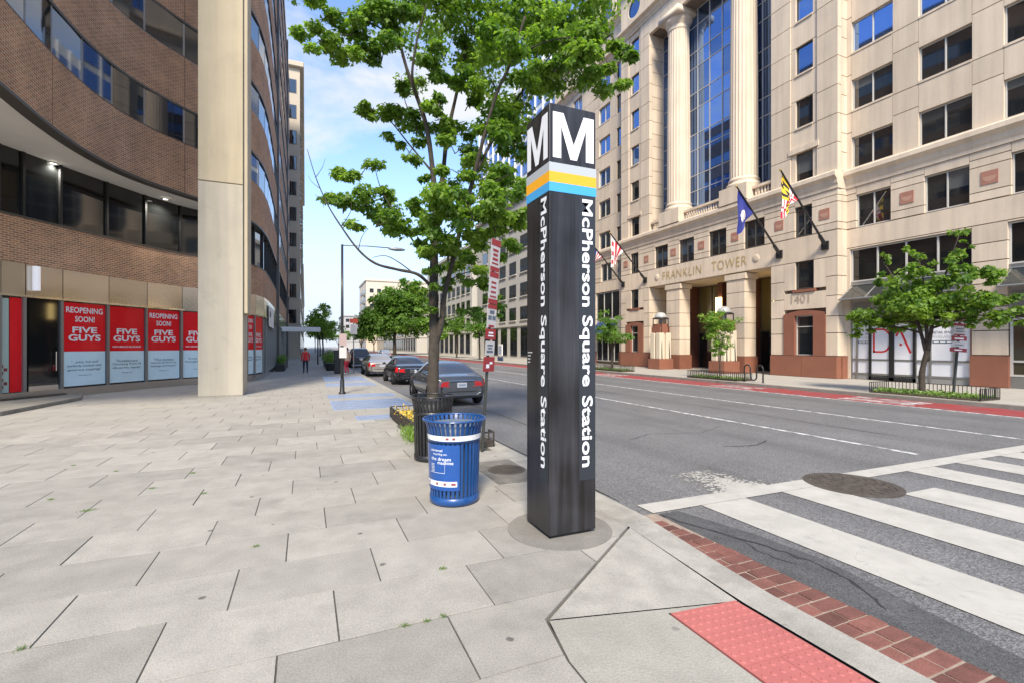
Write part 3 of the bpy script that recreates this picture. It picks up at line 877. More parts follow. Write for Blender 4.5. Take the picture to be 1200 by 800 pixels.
# ------------------------------------------------------------------ facades that face -X (across the street)
def window(parent, X, y0, y1, z0, z1, glass=GLASS, frame=FRAME, mull=1, rails=(), w=0.05, name='window'):
    m = MB()
    a, b = X + .13, X + .22
    m.box(a, b, y0, y1, z0, z0+w); m.box(a, b, y0, y1, z1-w, z1)
    m.box(a, b, y0, y0+w, z0+w, z1-w); m.box(a, b, y1-w, y1, z0+w, z1-w)
    for i in range(1, mull+1):
        y = y0 + (y1-y0)*i/(mull+1)
        m.box(a-.01, b, y-w*.5, y+w*.5, z0+w, z1-w)
    for r in rails:
        m.box(a-.005, b, y0+w, y1-w, r-w*.5, r+w*.5)
    o = m.build(name, frame, parent)
    piece('pane', X+.185, X+.20, y0+w*.5, y1-w*.5, z0+w*.5, z1-w*.5, glass, o)
    if name == 'window' and mull <= 1 and random.random() < .42:
        k = random.choice((.18, .3, .3, .45, .7))
        for q in range(mull+1):
            if random.random() < .8:
                ya, yb_ = y0 + (y1-y0)*q/(mull+1), y0 + (y1-y0)*(q+1)/(mull+1)
                piece('blind', X+.180, X+.1845, ya+w*.5, yb_-w*.5, z1-(z1-z0)*k*random.uniform(.8, 1.15), z1-w*.5, random.choice(BLINDS), o)
    return o

G = 0.021
def panel(parent, X, y0, y1, z0, z1, mt=STONE, th=0.34, name='stone_panel'):
    return piece(name, X + random.uniform(-.003, .003), X+th, y0+.009, y1-.009, z0+.021, z1-.021, mt, parent)

tower = thing('limestone_tower', 'large beige limestone office tower with giant columns and red granite base', 'building', (29, 28.5, FZ))
C, W = 28.5, 29.3
TOP = 41.0
# solid core behind the skin (also the dark joint colour)
m = MB()
m.box(C+.30, 50, 18.10, 22.3, FZ, TOP); m.box(C+.30, 50, 34.8, 38.85, FZ, TOP)
m.box(C+.30, 50, 22.3, 34.8, 29.9, TOP)
m.box(C+.30, 50, 22.3, 34.8, 7.1, 12.0)
m.box(31.6, 50, 22.3, 34.8, 12.0, 29.9)
m.box(33.2, 50, 22.3, 34.8, FZ, 7.1)
m.box(W+.30, 50, 2.2, 18.10, FZ, TOP-2)
m.box(W+.30, 50, 38.85, 54.0, FZ, TOP)
m.build('core', GROOVE, tower)

SILL = [12.15 + 3.37*i for i in range(6)]
HT = 1.75
# ---- right and left wings: grid of panels and paired windows
def wing(cols, y_lo, y_hi, X, zmax_sills, small=()):
    """cols: list of (y0,y1) paired windows"""
    cols = sorted(cols)
    edges = [y_lo] + [e for c in cols for e in c] + [y_hi]
    for i in range(0, len(edges), 2):          # piers
        a, b = edges[i], edges[i+1]
        if b - a < .05: continue
        sm = [s for s in small if a < s[0] < b]
        for k, s in enumerate(zmax_sills):
            z0 = s - .12; z1 = min(s + 3.37 - .12, 31.3)
            if sm:
                p, q = sm[0]
                panel(tower, X, a, p, z0, z1); panel(tower, X, q, b, z0, z1)
                panel(tower, X, p, q, s+HT, z1)
                window(tower, X, p, q, s-.1, s+HT, GLASSB if k > 2 else GLASS, mull=0)
            else:
                zm = s + HT + .35
                panel(tower, X, a, b, z0, zm); panel(tower, X, a, b, zm, z1)
    for j, (a, b) in enumerate(cols):
        for k, s in enumerate(zmax_sills):
            panel(tower, X, a, b, s+HT, min(s+3.37-.12, 31.3))
            piece('window_sill', X-.03, X+.2, a+.01, b-.01, s-.115, s-.005, STONE, tower)
            window(tower, X, a, b, s, s+HT, GLASSB if (k >= 2) else GLASS, FRAMEL if X == W else FRAME)
RW = [(5.9, 8.0), (9.03, 11.13), (12.27, 14.44), (15.64, 17.76)]
wing(RW, 2.2, 18.05, W, SILL[:5])
LW = [(41.88, 43.94), (47.4, 49.4)]
wing(LW, 38.9, 54.0, W, SILL[:6], small=((40.05, 40.75),))
for a, b in ((2.2, 18.05),):
    panel(tower, W, a, b, SILL[5]-.12, TOP-2)
# left wing top: cornice, upper floor, second cornice
def cornice(X, y0, y1, z0, z1, out=0.5, end=True, name='cornice'):
    m = MB(); h = z1 - z0
    prof = [(X+.3, z0), (X-.06, z0), (X-.06, z0+h*.18), (X-out*.35, z0+h*.30), (X-out*.45, z0+h*.52), (X-out*.9, z0+h*.66), (X-out, z0+h*.70), (X-out, z0+h*.92), (X-out*.8, z1), (X+.3, z1)]
    b = len(m.v); n = len(prof)
    for y in (y0, y1):
        m.v.extend((p[0], y, p[1]) for p in prof)
    for i in range(n):
        j = (i+1) % n
        m.f.append((b+i, b+j, b+n+j, b+n+i)); m.m.append(0)
    m.f.append(tuple(b+n-1-i for i in range(n))); m.m.append(0)
    m.f.append(tuple(b+n+i for i in range(n))); m.m.append(0)
    return m.build(name, STONE, tower)
cornice(W, 38.9, 54.0, 31.3, 32.2, .55)
for a, b in ((38.9, 43.0), (43.0, 48.0), (48.0, 54.0)):
    panel(tower, W, a, b, 32.2, 34.6)
cornice(W, 38.9, 54.0, 34.6, 35.4, .5)
LE = [38.9, 39.6, 40.9, 41.6, 43.7, 44.6, 46.7, 47.4, 49.4, 50.2, 52.4, 54.0]
for i in range(0, len(LE)-1, 2): panel(tower, W, LE[i], LE[i+1], 35.4, 39.2)
for i in range(1, len(LE)-1, 2):
    window(tower, W, LE[i], LE[i+1], 36.2, 38.9, GLASSB); panel(tower, W, LE[i], LE[i+1], 35.4, 36.2)
panel(tower, W, 38.9, 54.0, 39.2, TOP)
# ---- main cornice over the lower storeys
cornice(W, 2.2, 18.05, 11.0, 12.02, .35)
cornice(C, 18.0, 38.95, 11.0, 12.02, .35)
cornice(W, 38.95, 54.0, 11.0, 12.02, .35)
# attic storey under the cornice (8.6 - 11)
def medallion(X, yc, zc, s=.62):
    o = MB().box(X-.03, X+.05, yc-s/2, yc+s/2, zc-s/2, zc+s/2).build('medallion_panel', mat('terracotta', (0.36, 0.17, 0.12), 0.8, var=.1), tower)
    mm = MB(); n = 20
    mm.ngon([(X-.034, yc+s*.40*math.cos(-math.pi*i/n), zc+.05+s*.40*math.sin(-math.pi*i/n)) for i in range(n+1)])
    mm.build('medallion', mat('pale terracotta', (0.44, 0.25, 0.18), 0.8), o)
def attic(cols, y_lo, y_hi, X, med=True, zb=8.62):
    edges = [y_lo] + [e for c in cols for e in c] + [y_hi]
    for i in range(0, len(edges), 2):
        a, b = edges[i], edges[i+1]
        zs = [zb, 9.05, 10.25, 10.63, 11.0]
        for z0, z1 in zip(zs[:-1], zs[1:]):
            panel(tower, X, a, b, z0, z1)
        if med and .9 < b-a < 2.6: medallion(X, (a+b)/2, 9.65)
    for (a, b) in cols:
        panel(tower, X, a, b, 10.5, 11.0)
        window(tower, X, a, b, zb+.03, 10.5, GLASS, FRAMEL if X == W else FRAME)
attic([(a+.1, b-.25) for a, b in RW], 2.2, 18.05, W)
attic([(40.05, 40.75), (41.6, 43.6), (47.2, 49.2)], 38.9, 54.0, W)
# central block: attic with entrance-bay windows
CW = [(19.6, 20.72), (22.9, 24.55), (26.1, 27.75), (29.3, 30.95), (32.3, 33.95), (36.25, 37.4)]
attic(CW, 18.05, 38.9, C)
# frieze 7.05 - 8.6
for a, b in ((18.05, 22.4), (22.4, 34.7), (34.7, 38.9)):
    panel(tower, C, a, b, 7.05, 8.6)
o = panel(tower, W, 2.2, 18.05, 7.5, 8.6); panel(tower, W, 38.9, 54, 7.5, 8.6)
text('gilt_lettering', 'FRANKLIN', (C-.02, 32.9, 7.47), (0, -1, 0), (0, 0, 1), GOLD, tower, width=4.4, height=.68, thick=.012, bold=-.012, space=1.1)
text('gilt_lettering', 'TOWER', (C-.02, 27.45, 7.47), (0, -1, 0), (0, 0, 1), GOLD, tower, width=3.15, height=.68, thick=.012, bold=-.012, space=1.1)
for y in (23.55, 33.65):
    mm = MB(); mm.ellipsoid((C-.01, y, 7.8), (.06, .28, .28), 16, 8); mm.build('roundel', STONE, tower, True)
# rusticated flank piers below the frieze (1.2 - 7.05)
def rust(X, a, b, zs, mt=STONE):
    for z0, z1 in zip(zs[:-1], zs[1:]): panel(tower, X, a, b, z0, z1, mt)
ZR = [1.2, 2.55, 3.55, 4.75, 5.9, 7.05]
for (wa, wb, lo, hi, num) in ((19.49, 20.70, 18.05, 22.4, '1401'), (36.25, 37.35, 34.7, 38.9, None)):
    rust(C, lo, wa-.75, ZR); rust(C, wb+.75, hi, ZR)
    # column of the window: upper opening, inscription, red granite frame
    panel(tower, C, wa-.75, wa, 5.3, 7.05); panel(tower, C, wb, wb+.75, 5.3, 7.05)
    window(tower, C, wa, wb, 5.35, 7.04, GLASS, mull=0)
    piece('window_sill', C-.08, C+.3, wa-.12, wb+.12, 5.13, 5.3, REDGR, tower)
    panel(tower, C, wa-.75, wb+.75, 4.05, 5.12)
    if num: text('street_number', num, (C-.02, 20.95, 4.45), (0, -1, 0), (0, 0, 1), GREYLET, tower, width=1.2, height=.56, thick=.012)
    m = MB()
    # arched red frame
    arch = [(wa-.75, 3.78)] + [(wa-.75 + (wb-wa+1.5)*t, 3.78+.22*math.sin(math.pi*t)) for t in np.linspace(0.08, .92, 10)] + [(wb+.75, 3.78)]
    b_ = len(m.v); n = len(arch)
    for xx in (C-.07, C+.3):
        m.v.extend((xx, y, z) for y, z in arch); m.v.extend((xx, y, 3.66) for y, z in arch)
    for i in range(n-1):
        m.f.append((b_+n+i+1, b_+n+i, b_+i, b_+i+1)[::-1]); m.m.append(0)
        m.f.append((b_+i, b_+i+1, b_+2*n+i+1, b_+2*n+i)); m.m.append(0)
    m.box(C-.07, C+.3, wa-.75, wa, 1.2, 3.66); m.box(C-.07, C+.3, wb, wb+.75, 1.2, 3.66)
    m.build('granite_surround', REDGR, tower)
    window(tower, C, wa, wb, 1.22, 3.66, GLASS, FRAMEL, mull=0, rails=(2.98,))
    for a, b in ((lo, (lo+hi)/2), ((lo+hi)/2, hi)):
        panel(tower, C-.09, a, b, FZ, 1.2, REDGR, .42, 'granite_block')
# return face of the projecting centre (faces the camera)
for z0, z1 in zip([1.2, 2.55, 3.55, 4.75, 5.9, 7.05, 8.62, 9.05, 10.25, 10.63, 11.0] + [12.03+1.12*i for i in range(17)], [2.55, 3.55, 4.75, 5.9, 7.05, 8.62, 9.05, 10.25, 10.63, 11.0, 12.03] + [12.03+1.12*i for i in range(1, 18)]):
    piece('stone_panel', C+.34, W+.3, 18.04, 18.3, z0+G, z1-G, STONE, tower)
piece('granite_block', C+.33, W+.3, 17.98, 18.3, FZ, 1.2, REDGR, tower)
# flank piers above the cornice, with single windows
for (wa, wb, lo, hi, hi_k) in ((19.6, 20.72, 18.05, 22.4, 6), (36.25, 37.4, 34.7, 38.9, 6)):
    for k in range(hi_k):
        s = SILL[k]; z0 = s-.12; z1 = min(z0+3.37, 31.3)
        for q in range(2):
            e0, e1 = z0 + (z1-z0)*q/2, z0 + (z1-z0)*(q+1)/2
            panel(tower, C, lo, wa-.3, e0, e1); panel(tower, C, wb+.3, hi, e0, e1)
        panel(tower, C+.08, wa-.3, wb+.3, s+HT, z1)
        for a, b in ((wa-.3, wa), (wb, wb+.3)): panel(tower, C+.08, a, b, z0, s+HT)
        piece('window_sill', C+.02, C+.3, wa, wb, s-.115, s-.01, STONE, tower)
        window(tower, C+.08, wa, wb, s, s+HT, GLASSB if k >= 2 else GLASS, mull=0)
        if k == 0:
            piece('window_hood', C-.05, C+.3, wa-.42, wb+.42, s+HT+.02, s+HT+.34, STONE, tower)
# entablature above the giant order
cornice(C, 18.0, 38.95, 31.3, 32.2, .5)
for a, b in ((22.4, 28.55), (28.55, 34.7)):
    panel(tower, C, a, b, 29.9, 31.3)
for a, b in ((18.05, 22.4), (22.4, 28.5), (28.5, 34.7), (38.0, 38.9)):
    panel(tower, C, a, b, 32.2, 35.6)
# round window panel at the left end
n = 24; m = MB(); yc, zc, r = 36.9, 33.7, .9
ring = [(yc+r*math.cos(2*math.pi*i/n), zc+r*math.sin(2*math.pi*i/n)) for i in range(n)]
sq = []
for i in range(n):
    a = 2*math.pi*i/n; c, s = math.cos(a), math.sin(a); k = 1/max(abs(c)/1.1, abs(s)/1.9)
    sq.append((yc+k*c, zc+k*s))
for i in range(n):
    j = (i+1) % n
    m.ngon([(C, *sq[i]), (C, *ring[i]), (C, *ring[j]), (C, *sq[j])])
    m.ngon([(C, *ring[i]), (C+.25, *ring[i]), (C+.25, *ring[j]), (C, *ring[j])])
m.build('stone_panel', STONE, tower)
panel(tower, C, 34.7, 35.8, 32.2, 35.6)
rw = MB(); b_ = 0
for i in range(n):
    j = (i+1) % n
    f_ = lambda q, k: (yc+(q[0]-yc)*k, zc+(q[1]-zc)*k)
    rw.ngon([(C+.05, *f_(ring[i], 1.0)), (C+.05, *f_(ring[i], .9)), (C+.05, *f_(ring[j], .9)), (C+.05, *f_(ring[j], 1.0))])
rw = rw.build('round_window', FRAMEL, tower)
mm = MB().ngon([(C+.12, *q) for q in ring[::-1]]); mm.build('pane', GLASSB, rw)
cornice(C, 18.0, 38.95, 35.6, 36.5, .5)
panel(tower, C+.3, 18.05, 38.9, 36.5, TOP)
# recessed bay: side returns, glazing, columns
for y0, y1 in ((22.1, 22.41), (34.69, 35.0)):
    for i in range(16):
        z0 = 12.03+1.117*i
        piece('stone_panel', C+.345, 30.2, y0, y1, z0+G, z0+1.117-G, STONE, tower)
def curtain(y0, y1, z0, z1, X, ny, nz, glass, name='curtain_wall'):
    m = MB()
    for i in range(ny+1):
        y = y0 + (y1-y0)*i/ny
        m.box(X-.06, X+.04, y-.035, y+.035, z0, z1)
    for k in range(nz+1):
        z = z0 + (z1-z0)*k/nz
        m.box(X-.05, X+.035, y0, y1, z-.03, z+.03)
        if k < nz: m.box(X-.05, X+.035, y0, y1, z+(z1-z0)/nz*.62-.025, z+(z1-z0)/nz*.62+.025)
    o = m.build(name, FRAMEL, tower)
    for i in range(ny):
        for k in range(nz):
            a, b = y0 + (y1-y0)*i/ny, y0 + (y1-y0)*(i+1)/ny
            zz0 = z0 + (z1-z0)*k/nz; dz = (z1-z0)/nz
            t_ = random.uniform(-.006, .006)
            piece('pane', X-.01+t_, X+.0+t_, a, b, zz0, zz0+dz*.62, glass, o)
            piece('pane', X-.01-t_, X+.0-t_, a, b, zz0+dz*.62, zz0+dz, glass, o)
curtain(22.42, 25.3, 12.6, 29.85, 30.15, 3, 5, GLASSB)
curtain(25.3, 31.7, 12.6, 29.85, 30.05, 5, 5, GLASSB)
curtain(31.7, 34.68, 12.6, 29.85, 30.15, 3, 5, GLASSB)
m = MB(); m.box(30.3, 31.7, 22.4, 34.7, 12.0, 29.9); m.build('bay_backing', GROOVE, tower)
def giant_column(yc):
    o = bpy.data.objects.new('column', None)
    xc = 29.25; r = .95; n = 48
    m = MB(); levels = [(13.85, 1.0), (16.9, 1.0), (20.0, .985), (23.0, .96), (26.0, .93), (28.55, .9)]
    b = 0
    for z, k in levels:
        for i in range(n):
            a = 2*math.pi*i/n
            rr = r*k*(1.0 if i % 2 else .955)
            m.v.append((xc+rr*math.cos(a), yc+rr*math.sin(a), z))
    for i in range(len(levels)-1):
        for k in range(n):
            m.f.append((i*n+k, i*n+(k+1) % n, (i+1)*n+(k+1) % n, (i+1)*n+k)); m.m.append(0)
    c = m.build('column', STONE, tower)
    MB().box(xc-1.15, xc+1.1, yc-1.2, yc+1.2, 12.03, 13.2).build('pedestal', STONE, c)
    MB().lathe([(1.15, 13.2), (1.18, 13.3), (1.15, 13.42), (1.02, 13.48), (1.0, 13.56), (1.06, 13.63), (1.04, 13.75), (.97, 13.85)], 32, (xc, yc)).build('base_moulding', STONE, c, True)
    MB().lathe([(.86, 28.4), (.92, 28.5), (.87, 28.6), (.88, 28.85), (1.05, 29.0), (1.15, 29.25), (1.12, 29.38)], 32, (xc, yc)).box(xc-1.2, xc+1.2, yc-1.2, yc+1.2, 29.38, 29.9).build('capital', STONE, c, True)
    for z in (16.9, 20.0, 23.0, 26.0):
        MB().lathe([(.957*r*(1.0-.008*(z-13)), z-.012), (.957*r*(1.0-.008*(z-13))+.02, z), (.957*r*(1.0-.008*(z-13)), z+.012)], 48, (xc, yc)).build('drum_joint', GROOVE, c)
giant_column(25.2); giant_column(31.8)
# balustrades at the foot of the bay
for (a, b) in ((22.45, 23.95), (26.45, 30.55), (33.05, 34.65)):
    o = MB().box(C+.12, C+.42, a, b, 12.03, 12.2).box(C+.12, C+.42, a, b, 12.72, 12.9).build('balustrade', STONE, tower)
    mm = MB(); y = a+.12
    while y < b-.05:
        mm.lathe([(.05, 12.2), (.085, 12.35), (.045, 12.6), (.06, 12.72)], 8, (C+.27, y)); y += .24
    mm.build('balusters', STONE, o, True)['kind'] = 'stuff'
# ---- entrance below the frieze
for yc in (25.3, 31.7):
    for z0, z1 in zip([1.05, 2.3, 3.4, 4.5, 5.6], [2.3, 3.4, 4.5, 5.6, 6.55]):
        piece('stone_block', C+.02, 29.65, yc-.8+G, yc+.8-G, z0+G, z1-G, STONE, tower)
    piece('pier_core', C+.06, 29.6, yc-.76, yc+.76, FZ, 6.6, GROOVE, tower)
    piece('pier_capital', C-.05, 29.75, yc-.9, yc+.9, 6.55, 6.95, STONE, tower)
    piece('granite_block', C-.06, 29.74, yc-.87, yc+.87, FZ, 1.05, REDGR, tower)
piece('entrance_soffit', C+.33, 33.3, 22.4, 34.7, 7.0, 7.1, STONE, tower)
for y0, y1 in ((22.1, 22.42), (34.68, 35.0)):
    for z0, z1 in zip([1.2, 2.55, 3.55, 4.75, 5.9], [2.55, 3.55, 4.75, 5.9, 7.0]):
        piece('stone_panel', C+.345, 33.2, y0, y1, z0+G, z1-G, STONE, tower)
    piece('granite_block', C+.34, 33.2, y0-.02, y1+.02, FZ, 1.2, REDGR, tower)
OCHRE = mat('lobby wall', (0.40, 0.30, 0.10), 0.7, var=.1, vscale=.7)  # yellow stone colour stands in for the warm light inside
piece('lobby_wall', 33.05, 33.2, 22.42, 34.68, 2.9, 7.0, OCHRE, tower)
for y in (24.1, 26.6, 29.4, 32.9):
    piece('granite_pilaster', 31.4, 32.4, y-.22, y+.22, FZ, 7.0, mat('dark granite', (0.13, 0.05, 0.035), .5), tower)
for (a, b) in ((22.5, 23.85), (24.35, 26.35), (26.85, 29.15), (29.65, 32.65), (33.15, 34.6)):
    window(tower, 32.2, a, b, FZ+.02, 2.85, GLASSD, FRAME, mull=1, name='entrance_door')
    window(tower, 32.2, a, b, 2.9, 6.98, mat('lobby glass', (0.16, 0.13, 0.05), 0.06, ior=1.7), FRAME, mull=1, name='transom_window')  # glass colour carries the lobby's dim warm glow
piece('entrance_floor', C+.3, 33.2, 22.4, 34.7, FZ-.1, FZ+.006, CONC, tower)
LAMPY = mat('lit sconce', (0.9, 0.75, 0.4), .5, emit=((1.0, .72, .28), 3.2))
for y in (24.1, 29.4):
    o = MB().box(31.12, 31.4, y-.2, y+.2, 4.3, 5.75).build('sconce', LAMPY, tower)
    mm = MB()
    for yy_ in (y-.2, y-.07, y+.07, y+.2): mm.box(31.09, 31.12, yy_-.015, yy_+.015, 4.25, 5.8)
    mm.build('sconce_cage', FRAME, o)
# ---- right wing: shops
# pier between the shops
for (a, b) in ((11.0, 12.28), (4.9, 6.0)):
    for z0, z1 in zip([1.36, 2.5, 3.6, 4.7, 5.75, 6.6], [2.5, 3.6, 4.7, 5.75, 6.6, 7.5]):
        panel(tower, W, a, b, z0, z1)
    panel(tower, W-.07, a-.06, b+.06, FZ, 1.36, REDGR, .42, 'granite_block')
panel(tower, W, 17.85, 18.05, FZ, 7.5)
for (a, b) in ((6.0, 11.0), (12.28, 17.85)):
    # upper shop windows
    q = (b-a)/3
    window(tower, W, a, b, 5.5, 7.4, GLASSD, FRAMEL, mull=3, w=.07)
    panel(tower, W, a, b, 7.4, 7.5)
    piece('shop_lintel', W+.1, W+.3, a, b, 5.25, 5.5, FRAMEG, tower)
    # sloping glass canopy
    m = MB()
    nb = 4
    for i in range(nb+1):
        y = a + .1 + (b-a-.2)*i/nb
        m.tube([(W+.1, y, 5.3), (W-1.15, y, 4.42)], .035, 6)
    m.tube([(W-1.15, a+.05, 4.42), (W-1.15, b-.05, 4.42)], .05, 6); m.tube([(W+.05, a+.05, 5.3), (W+.05, b-.05, 5.3)], .05, 6)
    can = m.build('glass_canopy', FRAMEG, tower)
    for i in range(nb):
        y0_, y1_ = a + .14 + (b-a-.2)*i/nb, a + .06 + (b-a-.2)*(i+1)/nb
        MB().ngon([(W-1.13, y0_, 4.44), (W+.05, y0_, 5.28), (W+.05, y1_, 5.28), (W-1.13, y1_, 4.44)]).ngon([(W-1.13, y0_, 4.43), (W-1.13, y1_, 4.43), (W+.05, y1_, 5.27), (W+.05, y0_, 5.27)]).build('canopy_pane', mat('canopy glass', (0.03, .035, .035), .08, ior=1.6), can)
    # louvre band and its mirror-grey lintel
    piece('shop_fascia', W+.12, W+.3, a, b, 3.45, 5.25, mat('grey fascia', (0.33, .31, .29), .6), tower)
    m = MB()
    for i in range(8): m.box(W+.08, W+.12, b-1.05, b-.1, 3.52+i*.1, 3.57+i*.1)
    m.build('louvre', FRAMEG, tower)
WFILM = mat('white window film', (0.74, 0.75, 0.79), 0.35, var=.03, vscale=1.5)
shop = [(17.55, 17.83), ]
fr = MB()
YE = [17.82, 17.52, 16.84, 14.62, 13.98, 12.98, 12.32]
for y in YE: fr.box(W+.06, W+.2, y-.05, y+.05, FZ, 3.45)
for z in (.22, 1.02, 3.05, 3.42): fr.box(W+.07, W+.19, 12.3, 17.84, z-.05, z+.05)
shopfront = fr.build('shopfront_frame', FRAMEG, tower)
piece('stallriser', W+.09, W+.25, 12.3, 17.84, FZ, .2, mat('grey sill', (.26, .26, .25), .6), shopfront)
for a, b in zip(YE[1:], YE[:-1]):
    for z0, z1 in ((.27, .97), (1.07, 3.0), (3.1, 3.38)):
        if a == 14.62: continue
        piece('white_window_panel', W+.13, W+.15, a+.05, b-.05, z0, z1, WFILM, shopfront)
# double door of dark frame with white film
dr = MB()
for y in (16.80, 15.78, 15.66, 14.66): dr.box(W+.02, W+.16, y-.06, y+.06, FZ+.02, 3.1)
for z in (FZ+.14, 3.1): dr.box(W+.02, W+.155, 14.6, 16.86, z-.11, z+.06)
door = dr.build('shop_door', BLACKP, tower)
for a, b in ((15.84, 16.74), (14.72, 15.60)):
    piece('white_window_panel', W+.09, W+.11, a, b, FZ+.2, 3.0, WFILM, door)
LRED = mat('red brand print', (0.62, 0.03, 0.035), .5)
m = MB()
X = W+.086
def stroke(p, q, w):
    d = Vector((q[0]-p[0], q[1]-p[1])); d.normalize(); nn = Vector((-d.y, d.x))*w/2
    m.ngon([(X, p[0]+nn.x, p[1]+nn.y), (X, q[0]+nn.x, q[1]+nn.y), (X, q[0]-nn.x, q[1]-nn.y), (X, p[0]-nn.x, p[1]-nn.y)])
stroke((16.62, 1.42), (16.62, 2.75), .10); stroke((16.67, 2.70), (16.2, 2.70), .10); stroke((16.67, 1.47), (16.2, 1.47), .10)
pr = [(16.2-.42*math.sin(a), 2.085+.615*math.cos(a)) for a in np.linspace(0, math.pi, 12)]
for p, q in zip(pr[:-1], pr[1:]): stroke(p, q, .10)
stroke((15.52, 2.3), (15.33, 2.72), .1); stroke((15.36, 2.72), (14.84, 1.42), .11)
m.ngon([(X, 15.30+.07*math.cos(a), 1.86+.07*math.sin(a)) for a in np.linspace(0, 2*math.pi, 12)[:-1]])
m.build('red_lettering', LRED, door)
for (yy_, wd) in ((17.47, .62), (13.90, .9)):
    text('shop_lettering', 'RETAIL SPACE', (W+.128, yy_, 2.40), (0, -1, 0), (0, 0, 1), INK, shopfront, width=wd, height=.13, bold=.01)
    text('shop_lettering', 'AVAILABLE', (W+.128, yy_, 2.18), (0, -1, 0), (0, 0, 1), mat('pale print', (.45, .47, .5), .6), shopfront, width=wd*.92, height=.15)
    piece('lettering_band', W+.120, W+.129, yy_-wd*.95, yy_, 1.92, 2.07, INK, shopfront)
    for q in (.06, .36, .66): piece('lettering_dash', W+.117, W+.1195, yy_-wd*(q+.24), yy_-wd*q, 1.965, 2.025, LETTER, shopfront)
# second shop, further right: windows whose glass colour carries the warm interior tone
piece('stallriser', W+.09, W+.25, 6.0, 10.98, FZ, .4, FRAMEG, tower)
window(tower, W-.05, 6.0, 10.95, .42, 3.42, mat('warm shop glass', (0.06, .05, .03), .06, ior=1.6), FRAMEL, mull=2, rails=(1.1, 3.0), w=.09, name='shop_window')
m = MB()
piece('granite_block', W+.02, W+.3, 12.2, 12.32, 1.36, 3.5, REDGR, tower)
# ---- left wing ground floor with shop and blue awning
for (a, b) in ((38.9, 40.3), (44.6, 46.2), (52.5, 54.0)):
    for z0, z1 in zip([1.2, 2.5, 3.6, 4.7, 5.75], [2.5, 3.6, 4.7, 5.75, 7.5]): panel(tower, W, a, b, z0, z1)
    panel(tower, W-.07, a, b, FZ, 1.2, REDGR, .42, 'granite_block')
for (a, b) in ((40.3, 44.6), (46.2, 52.5)):
    window(tower, W, a, b, 4.6, 7.45, GLASSD, FRAMEL, mull=2, w=.07)
    window(tower, W, a, b, FZ+.3, 3.1, GLASSD, FRAMEL, mull=3, w=.07, name='shop_window')
    piece('shop_fascia', W+.1, W+.3, a, b, 3.1, 4.6, mat('cream fascia', (.5, .48, .44), .6), tower)
    AW = mat('blue awning', (0.03, .06, .30), .7)
    m = MB(); q = 4
    for i in range(q):
        y0_, y1_ = a+.3+(b-a-.6)*i/q, a+.3+(b-a-.6)*(i+1)/q
        m.ngon([(W-1.0, y0_+.02, 3.3), (W+.1, y0_+.02, 4.3), (W+.1, y1_-.02, 4.3), (W-1.0, y1_-.02, 3.3)])
        m.ngon([(W-1.0, y0_+.02, 3.3), (W-1.0, y1_-.02, 3.3), (W-1.0, y1_-.02, 3.05), (W-1.0, y0_+.02, 3.05)])
    m.build('awning', AW, tower)
# ------------------------------------------------------------------ the brick office building on the left
def catmull(P, n=14):
    P = [Vector((*p, 0)) for p in P]; out = []
    for i in range(len(P)-1):
        p0 = P[max(i-1, 0)]; p1 = P[i]; p2 = P[i+1]; p3 = P[min(i+2, len(P)-1)]
        for k in range(n):
            t = k/n
            a = 0.5*((2*p1) + (p2-p0)*t + (2*p0-5*p1+4*p2-p3)*t*t + (-p0+3*p1-3*p2+p3)*t**3)
            out.append(a)
    out.append(P[-1]); return out
class Curve:
    def __init__(s, pts, n=14):
        s.p = catmull(pts, n); s.s = [0.0]
        for a, b in zip(s.p[:-1], s.p[1:]): s.s.append(s.s[-1] + (b-a).length)
        s.len = s.s[-1]
    def at(s, u):
        u = max(0, min(s.len, u))
        i = int(np.searchsorted(s.s, u)) - 1; i = max(0, min(i, len(s.p)-2))
        t = (u - s.s[i]) / max(1e-9, s.s[i+1]-s.s[i])
        return s.p[i].lerp(s.p[i+1], t)
    def tan(s, u):
        d = s.at(u+.05) - s.at(u-.05); d.normalize(); return d
    def nrm(s, u):           # towards the street / plaza
        t = s.tan(u); return Vector((t.y, -t.x, 0))
    def off(s, u, o):
        return s.at(u) + s.nrm(u) * o
    def samples(s, a, b, step=.35):
        n = max(1, int((b-a)/step)); return [a + (b-a)*i/n for i in range(n+1)]
    def u_at_px(s, px, lo=0.0, hi=None):
        best, bu = 1e9, 0
        for u in np.linspace(lo, hi or s.len, 1500):
            p = s.at(u); d = p.x*SN + p.y*CS
            if d <= .5: continue
            e = abs(CENTRE + FPX*(p.x*CS - p.y*SN)/d - px)
            if e < best: best, bu = e, u
        return bu

